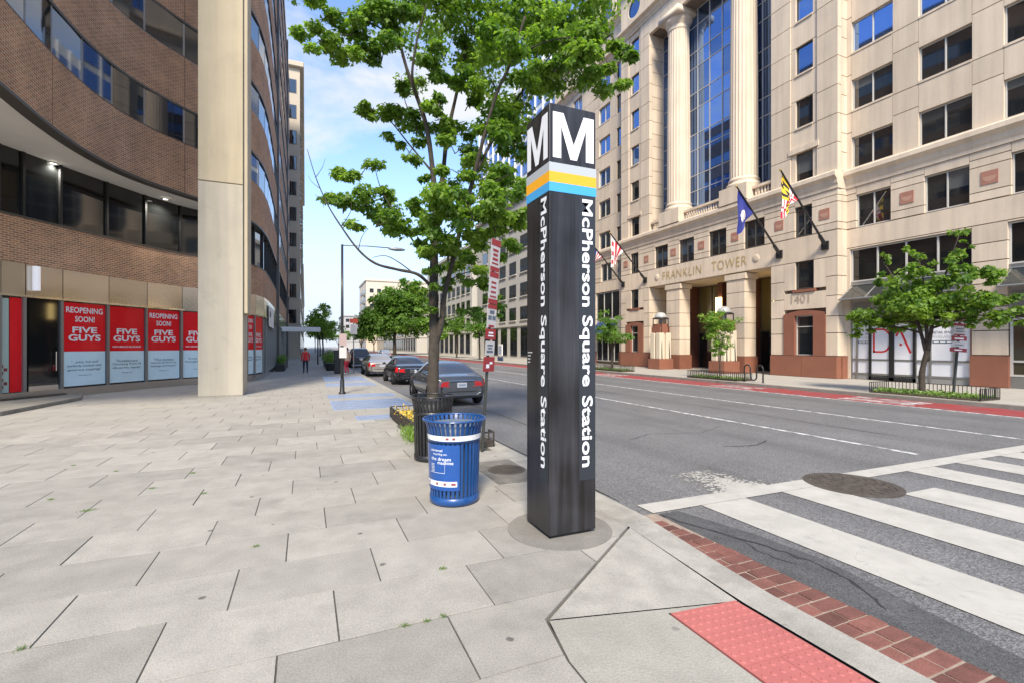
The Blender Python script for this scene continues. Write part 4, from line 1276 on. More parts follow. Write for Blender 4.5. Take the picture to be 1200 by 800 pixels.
def band(cv, a, b, z0, z1, out, inn, mt, name, parent, step=.35, uv=True, smooth=True):
    """a wall strip that follows the curve, out = offset of its face, inn = offset of its back"""
    us = cv.samples(a, b, step); n = len(us); me = bpy.data.meshes.new(name)
    V = []; F = []; UV = []
    for u in us:
        o, i = cv.off(u, out), cv.off(u, inn)
        V += [(o.x, o.y, z0), (o.x, o.y, z1), (i.x, i.y, z1), (i.x, i.y, z0)]
    for k in range(n-1):
        p, q = 4*k, 4*(k+1)
        F.append((p, q, q+1, p+1)); UV += [(us[k], z0), (us[k+1], z0), (us[k+1], z1), (us[k], z1)]
        F.append((p+1, q+1, q+2, p+2)); UV += [(us[k], z1), (us[k+1], z1), (us[k+1], z1+out-inn), (us[k], z1+out-inn)]
        F.append((p+3, p, q, q+3)[::-1]); UV += [(us[k], z0), (us[k], z0), (us[k+1], z0), (us[k+1], z0)]
        F.append((p+2, q+2, q+3, p+3)); UV += [(0, 0)]*4
    F.append((0, 1, 2, 3)); UV += [(0, z0), (0, z1), (.3, z1), (.3, z0)]
    e = 4*(n-1); F.append((e+3, e+2, e+1, e)); UV += [(0, z0), (0, z1), (.3, z1), (.3, z0)]
    me.from_pydata(V, [], F)
    l = me.uv_layers.new(name='UVMap')
    for i, q in enumerate(UV): l.data[i].uv = q
    me.materials.append(mt); me.update()
    o = bpy.data.objects.new(name, me); COL.objects.link(o)
    return attach(o, parent)

lb = thing('brick_office_building', 'brown brick office building with curved window bands and a tall beige pillar', 'building', (-6, 24, 0))
UC = Curve([(-6.67, 12.2), (-6.67, 12.7), (-6.67, 13.2), (-6.68, 16), (-6.66, 17.7), (-6.5, 19.4), (-6.15, 20.9), (-5.5, 22.3), (-4.6, 23.5), (-3.75, 24.5), (-3.1, 25.6), (-2.6, 26.95), (-2.22, 28.6), (-2.05, 30.5), (-2.0, 33), (-2.0, 40), (-2.0, 55), (-2.0, 72)])
IC = Curve([(-12.5, 13.6), (-10.6, 16.9), (-8.8, 20.0), (-7.85, 21.7), (-6.95, 23.3), (-6.0, 24.8), (-5.0, 26.0), (-3.95, 26.75), (-3.1, 27.2), (-2.5, 28.2), (-2.2, 29.6), (-2.08, 31.5), (-2.05, 40), (-2.05, 55), (-2.05, 72)])
ROOF = 37.6
# upper storeys: brick spandrels and window bands
u_end = UC.len
zb = 8.1; k = 0
mull_px = [5, 31, 62, 97, 132, 170, 216]
u0 = [UC.u_at_px(p, 1.5, 15) for p in mull_px]
u237 = UC.u_at_px(238, 10, 20); u290 = UC.u_at_px(290, 14, 24)
MU = u0 + [u237, (u237*2+u290)/3, (u237+2*u290)/3, u290]
u = u0[0] - 1.6
while u > .2: MU.append(u); u -= 1.6
MU.append(.05)
u = u290 + 1.7
while u < u_end: MU.append(u); u += 1.7
if u_end - MU[-1] > .3: MU.append(u_end)
MU = sorted(MU)
SEAM = mat('brick movement joint', (0.10, 0.055, 0.035), .9)
while zb < ROOF:
    bz1 = min(zb + 2.04, ROOF)
    band(UC, 0, u_end, zb, bz1, 0.0, -.35, BRICK, 'brick_band', lb)
    band(UC, 0, u_end, zb-.09, zb-.002, .015, -.35, FRAME, 'band_trim', lb)
    for us in (UC.u_at_px(61, 2, 15), UC.u_at_px(216, 2, 17)):
        p, q = UC.off(us, .003), UC.off(us+.025, .003)
        MB().ngon([(p.x, p.y, zb), (q.x, q.y, zb), (q.x, q.y, bz1), (p.x, p.y, bz1)]).build('movement_joint', SEAM, lb)
    wz0, wz1 = bz1, zb + 3.55 - .09
    if wz1 < ROOF + 1 and bz1 < ROOF:
        win = band(UC, 0, u_end, wz0, wz0+.05, -.01, -.2, FRAME, 'window_band', lb)
        for i, (a, b) in enumerate(zip(MU[:-1], MU[1:])):
            p, q = UC.off(a, -.035), UC.off(b, -.035)
            mt = GLASSC if random.random() < .22 and p.y < 28 else (GLASSS if p.y > 26.5 else GLASSN)
            o = MB().ngon([(p.x, p.y, wz0+.04), (q.x, q.y, wz0+.04), (q.x, q.y, wz1), (p.x, p.y, wz1)]).build('pane', mt, win)
        mm = MB()
        for a in MU:
            p = UC.at(a); t_ = UC.tan(a); nn = UC.nrm(a)
            c4 = [p + t_*(-.04) + nn*(-.028), p + t_*.04 + nn*(-.028), p + t_*.04 + nn*(-.2), p - t_*.04 + nn*(-.2)]
            if a < u290 + 9:
                MB().prism([(c.x, c.y) for c in c4], wz0+.05, wz1).build('mullion', FRAMEG, win)
            else:
                mm.prism([(c.x, c.y) for c in c4], wz0+.05, wz1)
        mm.build('far_mullions', FRAMEG, win)['kind'] = 'stuff'
    zb += 3.55
# roof and inside
rp = [UC.at(u) for u in UC.samples(0, u_end, 1.0)]
MB().prism([(p.x-.1, p.y) for p in rp] + [(-45, 72), (-45, 3)], ROOF-.3, ROOF+.4).build('roof', CONCD, lb)
MB().prism([(UC.off(u, -1.2).x, UC.off(u, -1.2).y) for u in UC.samples(0, u_end, 1.0)] + [(-44, 71), (-44, 4)], 8.6, ROOF-.3).build('core', BLACKP, lb)
# soffit over the plaza
m = MB()
ua = UC.u_at_px(280, 11, 24); ia = IC.u_at_px(280, 10, 26)
N = 40
for i in range(N):
    a0, a1 = i/N, (i+1)/N
    p0, p1 = UC.off(ua*a0, -.02), UC.off(ua*a1, -.02); q0, q1 = IC.off(ia*a0, -.3), IC.off(ia*a1, -.3)
    m.ngon([(p0.x, p0.y, 8.14), (q0.x, q0.y, 8.14), (q1.x, q1.y, 8.14), (p1.x, p1.y, 8.14)])
m.build('soffit', SOFFIT, lb)
DL = mat('lit downlight', (0.9, .9, .85), .4, emit=((1.0, .95, .85), 1.6))
dl_pts = [gp(62, 191, 8.12), gp(194, 233, 8.12)]
dl_pts = [dl_pts[0]*2 - dl_pts[1]] + [dl_pts[0], (dl_pts[0]+dl_pts[1])/2 + Vector((-.9, .2, 0)), dl_pts[1]]  # first and third are extra lamps, added to brighten the plaza
for c in dl_pts:
    ld = bpy.data.lights.new('downlight_bulb', 'SPOT'); ld.energy = 170; ld.color = (1.0, .93, .82); ld.spot_size = R(150); ld.spot_blend = .6; ld.shadow_soft_size = .1
    lo_ = bpy.data.objects.new('downlight_bulb', ld); lo_.location = (c.x, c.y, 8.05); COL.objects.link(lo_); attach(lo_, lb)
    o = MB().lathe([(.0, 8.09), (.10, 8.09), (.10, 8.13)], 16, (c.x, c.y)).build('downlight', DL, lb)
    MB().lathe([(.10, 8.08), (.16, 8.08), (.17, 8.13)], 16, (c.x, c.y)).build('downlight_trim', FRAMEL, o)
# lower recessed wall: storefront, steel fascia, brick, window row
SP = [-120, -60, 0, 29, 73, 127, 172, 213, 250]
SU = [IC.u_at_px(p, 0, 17) for p in SP]
SU = [0.3] + [u for u in SU if u > .6]
iu290 = IC.u_at_px(290, 14, 24); iu300 = IC.u_at_px(299, 14, 24); iu309 = IC.u_at_px(309, 14, 26)
SU2 = [SU[-1], (SU[-1]+iu290)/2, iu290, iu300, iu309]
u = iu309 + 1.8
while u < IC.len: SU2.append(u); u += 1.8
band(IC, 0, IC.len, 4.48, 5.95, 0.0, -.3, BRICK, 'brick_band', lb)
lw = band(IC, 0, IC.len, 5.95, 6.02, .02, -.2, FRAME, 'window_band', lb)
allu = SU + SU2[1:]
for a, b in zip(allu[:-1], allu[1:]):
    p, q = IC.off(a, -.1), IC.off(b, -.1)
    MB().ngon([(p.x, p.y, 6.0), (q.x, q.y, 6.0), (q.x, q.y, 8.14), (p.x, p.y, 8.14)]).build('pane', GLASSD if p.y < 27 else GLASSS, lw)
    p, q = IC.off(a+.012, .03), IC.off(b-.012, .03); r_, s_ = IC.off(a+.012, -.05), IC.off(b-.012, -.05)
    MB().prism([(p.x, p.y), (q.x, q.y), (s_.x, s_.y), (r_.x, r_.y)], 3.45, 4.47).build('steel_panel', STEEL, lb)
for a in allu:
    p = IC.at(a); t_ = IC.tan(a); nn = IC.nrm(a)
    MB().prism([(c.x, c.y) for c in (p - t_*.04 + nn*-.02, p + t_*.04 + nn*-.02, p + t_*.04 - nn*.15, p - t_*.04 - nn*.15)], 6.02, 8.13).build('mullion', BLACKP, lw)
band(IC, 0, IC.len, 3.38, 3.45, .05, -.2, STEEL, 'steel_trim', lb)
sf = band(IC, 0, IC.len, 0.0, 0.30, .02, -.2, STEEL, 'steel_plinth', lb)
for a in allu:
    p = IC.at(a); t_ = IC.tan(a); nn = IC.nrm(a)
    MB().prism([(c.x, c.y) for c in (p - t_*.05 + nn*.01, p + t_*.05 + nn*.01, p + t_*.05 - nn*.15, p - t_*.05 - nn*.15)], .30, 3.38).build('storefront_post', FRAMEG, lb)
for i, (a, b) in enumerate(zip(allu[:-1], allu[1:])):
    p, q = IC.off(a, -.08), IC.off(b, -.08)
    MB().ngon([(p.x, p.y, .3), (q.x, q.y, .3), (q.x, q.y, 3.38), (p.x, p.y, 3.38)]).build('shop_window', GLASSD, lb)
# wall behind
MB().prism([(IC.off(u, -.9).x, IC.off(u, -.9).y) for u in IC.samples(0, IC.len, 1.0)] + [(-44, 71), (-44, 10)], 0, 8.6).build('ground_core', BLACKP, lb)
# posters stuck to the storefront glass
def quad_on(cv, a, b, o, z0, z1):
    p, q = cv.off(a, o), cv.off(b, o)
    return [(p.x, p.y, z0), (q.x, q.y, z0), (q.x, q.y, z1), (p.x, p.y, z1)]
pl = {73: ('red and pale blue shop poster beside the dark glass door', True), 127: ('red and pale blue shop poster second from the dark glass door', False),
      172: ('red and pale blue shop poster third from the dark glass door', True), 213: ('red and pale blue shop poster half hidden by the beige pillar', False),
      290: ('red and pale blue shop poster just right of the beige pillar', True), 299: ('red and pale blue shop poster at the rounded corner of the shop', False)}
quotes = {73: ['"...Juicy, hot and', 'perfectly cooked with', 'generous toppings"'], 127: ['"The freshest secret', 'Choosing from all', 'different fries, toppings"'], 172: ['"The tastiest', 'meal you will find in any', 'hamburger and fries place"'],
          213: ['"A must for any', 'burger fan"'], 290: ['"Simply', 'good"'], 299: ['"Simply', 'good"']}
def poster(px, a, b, label, two):
    a += .07; b -= .07
    c = IC.at((a+b)/2)
    t = thing('window_poster', label, 'poster', (c.x, c.y, .35), 'red shop posters along the glass front')
    MB().ngon(quad_on(IC, a, b, -.06, 1.60, 3.34)).build('red_sheet', RED, t)
    MB().ngon(quad_on(IC, a, b, -.06, .36, 1.595)).build('pale_sheet', PALEB, t)
    p, q = IC.off(a, -.055), IC.off(b, -.055); d = (q-p); w = d.length; d.normalize()
    mid = (p+q)/2
    def tx(body, z, wd, h, mt=LETTER, bold=.03):
        text('lettering', body, (mid.x, mid.y, z), d, (0, 0, 1), mt, t, width=w*wd, height=h, bold=bold, thick=.002, align='CENTER')
    if two:
        tx('REOPENING', 2.98, .86, .21, bold=.02); tx('SOON!', 2.66, .46, .21, bold=.02)
    tx('FIVE', 2.26, .58, .22, bold=.028); tx('GUYS', 1.97, .76, .24, bold=.028)
    if not two: tx('NOW SERVING MILKSHAKES', 1.73, .8, .07, bold=.02)
    for i, ln in enumerate(quotes[px]): tx(ln, 1.16-.14*i, .8 if i else .62, .105, INK, .005)
    tx('Washington, DC', .70, .32, .06, INK, 0)
order = {73: 0, 127: 1, 172: 2, 213: 3}
for px in (73, 127, 172, 213):
    a = IC.u_at_px(px, 0, 17); b = allu[[i for i, x in enumerate(allu) if abs(x-a) < 1e-6][0]+1]
    poster(px, a, b, *pl[px])
poster(290, iu290, iu300, *pl[290]); poster(299, iu300, iu309, *pl[299])
# door with red side strip, tinted glass with check pattern
a = IC.u_at_px(13, 0, 12); b = IC.u_at_px(28, 0, 12)
o = MB().ngon(quad_on(IC, a, b, -.06, .32, 3.34)).build('window_strip', RED)
tag(o, 'narrow plain red vinyl strip left of the dark glass door', 'window strip')
a2 = IC.u_at_px(-40, 0, 12)
tint = MB().ngon(quad_on(IC, a2, a-.02, -.062, .32, 3.30)).build('tinted_pane', mat('green tinted film', (0.40, .50, .46), .2, coat=.5), lb)
mm = MB()
for r in range(7):
    if r == 3: continue
    uu = a2; i = 0
    while uu < a-.12:
        if (i+r) % 2 == 0: mm.ngon(quad_on(IC, uu, uu+.10, -.058, .45+r*.11, .55+r*.11))
        uu += .11; i += 1
mm.build('check_pattern', mat('check print', (.20, .03, .03), .5), tint)
a = IC.u_at_px(35, 0, 12); b = IC.u_at_px(70, 0, 12)
door = MB().ngon(quad_on(IC, a, b, -.05, .42, 3.3)).build('glass_door', GLASSD, lb)
mm = MB().ngon(quad_on(IC, a, b, -.045, .30, .46)); mm.build('door_rail', STEEL, door)
p = IC.off(b-.15, .04); MB().tube([(p.x, p.y, .95), (p.x, p.y, 1.6)], .018, 8).build('door_pull', STEEL, door)
p = IC.off(IC.u_at_px(39, 0, 12), .12)
o = MB().tube([(p.x, p.y, 3.62), (p.x, p.y, 4.42)], .10, 14).build('wall_lamp', mat('white lamp tube', (.8, .78, .8), .4, emit=((1, .97, .95), .12)), lb)
# low step in front of the door
m = MB()
m.prism([(-12.5, 9.5), (-7.2, 16.5), (-6.85, 20.3), (-7.35, 21.9), (-8.6, 19.6), (-12.4, 13.4)], -.02, .11)
o = m.build('entrance_step', CONCD); tag(o, 'low weathered concrete step in front of the shop door', 'step', kind='structure')
# the tall pillar
pil = MB().box(-3.50, -2.10, 19.95, 21.35, 7.68, ROOF+3).build('pillar', BEIGE, lb)
bevel(pil, .02, 2)
bevel(MB().box(-3.50, -2.10, 19.95, 21.35, 0, 7.655).build('pillar_base', BEIGE2, lb), .02, 2)
bevel(MB().box(-2.095, -1.96, 20.05, 21.30, 2.98, ROOF+3).build('pillar_cladding', BEIGE, lb), .01, 1)
for z in (15.9, 24.2, 32.0):
    MB().box(-3.505, -2.095, 19.945, 21.355, z, z+.015).build('pillar_joint', SEAM, lb)
# dark strips up the wall further down the street front
for y in (41.0, 62.0):
    MB().box(-2.05, -1.86, y-.25, y+.25, .0, ROOF).build('dark_strip', FRAME, lb)
# shops down the street
o = MB().ngon([(-1.99, 31.6, 2.95), (-1.99, 36.5, 2.95), (-1.99, 36.5, 4.2), (-1.99, 31.6, 4.2)]).build('shop_sign', WHITE)
o.data.transform(Matrix.Identity(4))
tag(o, 'white shop sign panel on the brick building beyond the red posters', 'sign')
text('sign_print', 'oo', (-1.985, 32.4, 3.5), (0, 1, 0), (0, 0, 1), INK, o, width=1.2, height=.42, bold=.16)
# glass marquee over the pavement
mq = thing('entrance_marquee', 'thin white entrance marquee projecting over the pavement', 'canopy', (-2, 50, 0))
bevel(MB().box(-2.0, 1.3, 48.6, 51.4, 3.35, 3.52).build('marquee_slab', WHITE, mq), .03)
MB().box(-2.0, 1.32, 48.58, 48.62, 3.1, 3.36).box(1.29, 1.33, 48.58, 51.42, 3.1, 3.36).build('fascia', WHITE, mq)
for y in (48.9, 51.1): MB().tube([(1.1, y, -.01), (1.1, y, 3.36)], .04, 8).build('post', BLACKM, mq)

# ------------------------------------------------------------------ further buildings
def block(name, label, X0, X1, Y0, Y1, H, mt, X_face, storey=3.5, ww=1.6, gap=1.3, z_first=4.6, wh=1.9, side=None, glass=GLASS, zbase=0.0, cor=.4):
    t = thing(name, label, 'building', ((X0+X1)/2, (Y0+Y1)/2, zbase))
    MB().box(X0, X1, Y0, Y1, zbase-.2, H).build('wall', mt, t)
    bevel(MB().box(X0-cor, X1+cor, Y0-cor, Y1+cor, H-1.0, H-.2).build('cornice', mt, t), .1, 1)
    MB().box(X0-cor*.4, X1+cor*.4, Y0-cor*.4, Y1+cor*.4, z_first-.9, z_first-.55).build('string_course', mt, t)
    z = z_first
    sgn = -1 if X_face == X0 else 1
    while z + wh < H - 1.2:
        y = Y0 + gap
        while y + ww < Y1 - .4:
            o = piece('window', X_face-.04, X_face+.04, y, y+ww, z, z+wh, FRAME, t)
            piece('pane', X_face+sgn*.045-.01, X_face+sgn*.045+.01, y+.08, y+ww-.08, z+.08, z+wh-.08, glass, o)
            piece('window_sill', X_face+sgn*.08-.1, X_face+sgn*.08+.1, y-.08, y+ww+.08, z-.16, z-.01, mt, o)
            y += ww + gap
        if side is not None:
            x = X0 + gap
            while x + ww < X1 - .4:
                o = piece('window', x, x+ww, Y0-.04, Y0+.04, z, z+wh, FRAME, t)
                piece('pane', x+.08, x+ww-.08, Y0-.06, Y0-.035, z+.08, z+wh-.08, glass, o)
                x += ww + gap
        z += storey
    # ground floor shop openings
    y = Y0 + gap
    while y + 2.6 < Y1:
        o = piece('shop_window', X_face-.05, X_face+.05, y, y+2.6, zbase+.35, z_first-1.1, FRAME, t)
        piece('pane', X_face+sgn*.055-.01, X_face+sgn*.055+.01, y+.1, y+2.5, zbase+.45, z_first-1.2, GLASSD, o)
        y += 3.9
    return t
block('stone_building', 'tall tan stone building beyond the brick offices on the left', -30, -.75, 76, 150, 43, mat('tan stone', (.50, .43, .33), .85, var=.06, vscale=.3), -.75, 3.7, 1.7, 1.5, 5.0, 2.0, side=True, cor=.55)
block('stone_building', 'far pale building closing the left side of the street', -30, -.9, 160, 330, 27, mat('pale stone', (.55, .50, .42), .85, var=.06, vscale=.3), -.9, 3.7, 3.0, 3.0, 5.0, 2.0)
gb = block('stone_building', 'grey limestone building left of the tower with paired windows', 29.3, 55, 56.5, 84, 24.5, STONEG, 29.3, 3.5, 2.6, 1.5, 5.6, 1.95, side=True, zbase=FZ)
gb2 = block('stone_building', 'pale grey office building beyond the limestone one', 29.6, 55, 88, 125, 22, mat('pale grey stone', (.52, .50, .46), .85, var=.05, vscale=.4), 29.6, 3.5, 2.2, 1.2, 5.2, 2.0, zbase=FZ)
# glass tower set back behind it
gt = thing('glass_tower', 'white and blue glass tower rising behind the limestone building', 'building', (45, 74, 0))
MB().box(34, 60, 58, 96, 0, 47).build('core', mat('tower white', (.60, .61, .62), .6), gt)
k = 0
for zi in range(7):
    for yi in range(14):
        y = 58.4 + yi*2.68; z = 24.5 + zi*3.1
        piece('pane', 33.93, 33.99, y, y+2.45, z, z+2.2, GLASSB, gt)
for xi in range(8):
    for zi in range(7):
        x = 34.4 + xi*3.1; z = 24.5 + zi*3.1
        piece('pane', x, x+2.8, 57.93, 57.99, z, z+2.2, GLASSB, gt)
mm = MB()
for yi in range(15): mm.box(33.7, 34.0, 58.2+yi*2.68-.04, 58.2+yi*2.68+.04, 24, 47)
mm.build('fins', WHITE, gt)
# far beige building that closes the view, with balconies
fb = block('apartment_building', 'far cream apartment block rising behind the big green tree', 26, 60, 232, 262, 33, mat('cream brick', (.58, .50, .40), .85, var=.05, vscale=.2), 26, 3.6, 1.8, 1.6, 5, 1.9, side=True)
for i in range(6):
    piece('balcony', 24.4, 26, 236, 241, 6+i*3.9, 7.0+i*3.9, FRAMEG, fb)
block('apartment_building', 'low far grey block behind the trees at the end of the street', 20, 44, 300, 330, 20, mat('grey render', (.42, .42, .42), .85), 20, 3.6, 2, 2, 5, 1.9, side=True)
block('stone_building', 'far pale office block on the right beyond the big tree', 30, 60, 140, 225, 18, mat('warm grey stone', (.50, .47, .42), .85, var=.05, vscale=.3), 30, 3.6, 2.6, 2, 5, 2.0, zbase=FZ)
# ------------------------------------------------------------------ the station pylon
PBR = mat('bronze pylon metal', (0.030, 0.028, 0.027), 0.36, 0.55, var=0.35, vscale=1.4, fine=0.08, fscale=40, stain=0.2)
def streaked(name, col):
    m = bpy.data.materials.new(name); m.use_nodes = True
    nt = m.node_tree; n = nt.nodes; L = nt.links; b = n['Principled BSDF']
    b.inputs['Metallic'].default_value = 0.5; b.inputs['Roughness'].default_value = 0.36
    geo = n.new('ShaderNodeNewGeometry'); mp_ = n.new('ShaderNodeMapping'); mp_.inputs['Scale'].default_value = (13, 13, .55)
    L.new(geo.outputs['Position'], mp_.inputs['Vector'])
    t = n.new('ShaderNodeTexNoise'); t.inputs['Scale'].default_value = 1.0; t.inputs['Detail'].default_value = 6; L.new(mp_.outputs[0], t.inputs['Vector'])
    t2 = n.new('ShaderNodeTexNoise'); t2.inputs['Scale'].default_value = 1.3; t2.inputs['Detail'].default_value = 3; L.new(geo.outputs['Position'], t2.inputs['Vector'])
    mu = n.new('ShaderNodeMath'); mu.operation = 'MULTIPLY'; L.new(t.outputs['Fac'], mu.inputs[0]); L.new(t2.outputs['Fac'], mu.inputs[1])
    rp = n.new('ShaderNodeValToRGB')
    rp.color_ramp.elements[0].position = .14; rp.color_ramp.elements[0].color = (*[c*.8 for c in col], 1)
    rp.color_ramp.elements[1].position = .42; rp.color_ramp.elements[1].color = (.085, .085, .092, 1)
    L.new(mu.outputs[0], rp.inputs['Fac']); L.new(rp.outputs[0], b.inputs['Base Color'])
    rr = n.new('ShaderNodeMapRange'); rr.inputs['From Min'].default_value = .1; rr.inputs['From Max'].default_value = .45; rr.inputs['To Min'].default_value = .3; rr.inputs['To Max'].default_value = .55
    L.new(mu.outputs[0], rr.inputs['Value']); L.new(rr.outputs[0], b.inputs['Roughness'])
    return m
PBR = streaked('streaked bronze', (0.030, 0.027, 0.026))
PX0, PX1, PY0, PY1, PT = 2.07, 2.575, 3.92, 4.41, 4.05
py = thing('station_pylon', 'tall dark bronze metro station pylon with white lettering and coloured bands', 'sign pylon', (2.32, 4.16, 0))
bevel(MB().box(PX0, PX1, PY0, PY1, .035, PT).build('shaft', PBR, py), .008, 2)
MB().box(PX0+.03, PX1-.03, PY0+.03, PY1-.03, -.01, .04).build('base', BLACKP, py)
STR = [(3.232, 3.318, mat('band blue', (.06, .36, .68), .4)), (3.318, 3.416, mat('band orange', (.86, .40, .02), .4)), (3.416, 3.500, mat('band silver', (.42, .45, .46), .4))]
for z0, z1, mt in STR:
    m = MB(); e = .0035
    m.box(PX0-e, PX1+e, PY0-e, PY1+e, z0, z1)
    m.build('colour_band', mt, py)
def big_m(o, xd, parent):
    """condensed capital M: o is the lower left corner, xd runs to the right"""
    w, h = .445, .425; st = .088
    P = [[(0, 0), (st, 0), (st, h), (0, h)], [(w-st, 0), (w, 0), (w, h), (w-st, h)],
         [(st*.0+.0, h), (st*1.25, h), (w/2+st*.42, 0), (w/2-st*.42, 0)], [(w-st*1.25, h), (w, h), (w/2+st*.42, 0), (w/2-st*.42, 0)]]
    # one outline
    out = [(0, 0), (0, h), (st*1.28, h), (w/2, .33*h), (w-st*1.28, h), (w, h), (w, 0), (w-st, 0), (w-st, .70*h), (w/2+st*.40, 0), (w/2-st*.40, 0), (st, .70*h), (st, 0)]
    o = Vector(o); xd = Vector(xd); nn = xd.cross(Vector((0, 0, 1)))
    bm = bmesh.new()
    vs = [bm.verts.new(o + xd*x + Vector((0, 0, z)) + nn*.004) for x, z in out]
    bm.faces.new(vs[::-1])
    bmesh.ops.triangulate(bm, faces=bm.faces)
    me = bpy.data.meshes.new('letter_m'); bm.to_mesh(me); bm.free(); me.materials.append(LETTER)
    ob = bpy.data.objects.new('letter_m', me); COL.objects.link(ob); attach(ob, parent)
big_m((PX0+.035, PY0, 3.548), (1, 0, 0), py)
big_m((PX0, PY1-.02, 3.548), (0, -1, 0), py)
DARKB = mat('lettering strip', (0.022, 0.026, 0.032), .5)
def station_text(face):
    if face == 'front':
        yd = Vector((1, 0, 0)); o = Vector((PX1-.155, PY0-.0005, 0))
    else:
        yd = Vector((0, -1, 0)); o = Vector((PX0-.0005, PY0+.155+.01, 0))
    xd = Vector((0, 0, -1)); nn = xd.cross(yd)
    a = o - yd*.03; b = o + yd*.150
    MB().ngon([a + Vector((0, 0, 3.23)) + nn*.002, a + Vector((0, 0, .52)) + nn*.002, b + Vector((0, 0, .52)) + nn*.002, b + Vector((0, 0, 3.23)) + nn*.002]).build('lettering_strip', DARKB, py)
    for word, z0, z1 in (('McPherson', 3.195, 2.17), ('Square', 2.085, 1.415), ('Station', 1.325, .645)):
        cap = .118
        hh = cap*1.26 if word in ('Square',) else cap
        oo = o.copy(); oo.z = z0
        if word == 'Square': oo = oo - yd*(cap*.26)
        text('lettering', word, oo, xd, yd, LETTER, py, width=z0-z1, height=hh, bold=.021, thick=.0045)
station_text('front'); station_text('side')
mm = MB()
for i, wd in enumerate((.10, .065, .055, .05)):
    zq = 1.735-.032*i; yq = PY1-.03
    mm.box(PX0-.0025, PX0-.001, yq-wd, yq, zq-.006, zq+.006)
mm.build('small_print', mat('faded print', (.45, .45, .42), .5), py)

# ------------------------------------------------------------------ litter bins
def litter_bin(name, label, x, y, paint, panel_side=None, n=36, Hh=.97, r0=.275, r1=.30, flare=.36):
    t = thing(name, label, 'litter bin', (x, y, 0))
    def prof(z):
        if z < .74: return r0 + (r1-r0)*z/.74
        k = (z-.74)/(Hh-.74); return r1 + (flare-r1)*k**1.8
    zs = [.07, .3, .55, .72, .78, .83, .88, .92, .955]
    m = MB()
    for i in range(n):
        a = 2*math.pi*i/n; da = 2*math.pi/n*.29
        for z0, z1 in zip(zs[:-1], zs[1:]):
            pts = []
            for (z, s) in ((z0, -1), (z0, 1), (z1, 1), (z1, -1)):
                r = prof(z); pts.append((x+r*math.cos(a+s*da), y+r*math.sin(a+s*da), z))
            m.ngon(pts)
            pts2 = []
            for (z, s) in ((z0, -1), (z0, 1), (z1, 1), (z1, -1)):
                r = prof(z)-.012; pts2.append((x+r*math.cos(a+s*da), y+r*math.sin(a+s*da), z))
            m.ngon(pts2[::-1])
            m.ngon([pts[0], pts[3], pts2[3], pts2[0]]); m.ngon([pts[1], pts2[1], pts2[2], pts[2]])
    m.build('slats', paint, t)
    MB().lathe([(r0-.03, .0), (r0+.0, .01), (r0+.012, .03), (r0+.012, .095), (r0-.01, .10)], 48, (x, y)).build('base_ring', paint, t, True)
    rim = [(flare + .013*math.cos(a), Hh-.012 + .013*math.sin(a)) for a in np.linspace(0, 2*math.pi, 9)]
    MB().lathe(rim, 48, (x, y)).build('rim', paint, t, True)
    MB().lathe([(r1+.004, .715), (r1+.006, .715), (r1+.006, .775), (r1+.004, .775)], 48, (x, y)).build('band', paint, t, True)
    MB().lathe([(r0-.05, .02), (r0-.045, .70), (r1+.015, .90), (r1+.005, .90), (r0-.06, .70)], 32, (x, y)).build('liner', mat('black liner', (.012, .012, .013), .6) if paint is not BLUE else mat('grey liner', (.10, .13, .17), .5), t, True)
    return t, prof
bx, by = 1.60, 5.40
t, pf = litter_bin('litter_bin', 'blue slatted steel recycling bin with flared rim and white stickers', bx, by, BLUE)
def wrap(z0, z1, a0, a1, mt, name, parent, dr=.014, nseg=24):
    m = MB(); b = 0
    for i in range(nseg+1):
        a = a0 + (a1-a0)*i/nseg
        for z in (z0, z1):
            r = pf(z)+dr; m.v.append((bx+r*math.cos(a), by+r*math.sin(a), z))
    for i in range(nseg): m.f.append((2*i, 2*i+2, 2*i+3, 2*i+1)); m.m.append(0)
    return m.build(name, mt, parent, True)
STK = mat('white sticker', (.72, .74, .76), .4, var=.05, vscale=20)
wrap(.742, .80, 0, 2*math.pi, STK, 'white_band', t, .008, 48)
toc = math.atan2(-by, -bx)     # direction of the viewer
# angles increase counter-clockwise seen from above: smaller angle lies further left in the view
aL, aR = toc-1.62, toc+.20
wrap(.19, .70, aL, aR, mat('blue panel print', (.010, .075, .30), .3, var=.08, vscale=9, coat=.4), 'print_panel', t, .010)
wrap(.235, .295, aL, aR-.10, STK, 'white_sticker', t, .0125)
def on_bin(body, ang, z, h, wd, name='lettering'):
    r = pf(z)+.0135
    d = Vector((-math.sin(ang), math.cos(ang), 0))
    o = text(name, body, (0, 0, 0), (1, 0, 0), (0, 1, 0), LETTER, None, width=wd, height=h, bold=.004, thick=0)
    for v in o.data.vertices:
        aa = ang + v.co.x/r; zz = z + v.co.y
        v.co = (bx+r*math.cos(aa), by+r*math.sin(aa), zz)
    attach(o, t)
on_bin('universal', toc-1.0, .625, .028, .17); on_bin('recycling on.', toc-.88, .58, .03, .19); on_bin('the dream', toc-.98, .525, .038, .26); on_bin('machine', toc-.66, .485, .036, .19)
mm = MB()
def arc_bar(a0, a1, z0, z1):
    n_ = 8
    for i in range(n_):
        q = []
        for (a, z) in ((a0+(a1-a0)*i/n_, z0), (a0+(a1-a0)*(i+1)/n_, z0), (a0+(a1-a0)*(i+1)/n_, z1), (a0+(a1-a0)*i/n_, z1)):
            r = pf(z)+.0135; q.append((bx+r*math.cos(a), by+r*math.sin(a), z))
        mm.ngon(q)
arc_bar(toc-1.1, toc-.36, .385, .389); arc_bar(toc-.366, toc-.358, .389, .53)
for i in range(6): arc_bar(toc-1.0, toc-.82, .40+i*.016, .405+i*.016)
mm.build('print_lines', LETTER, t)
mm = MB()
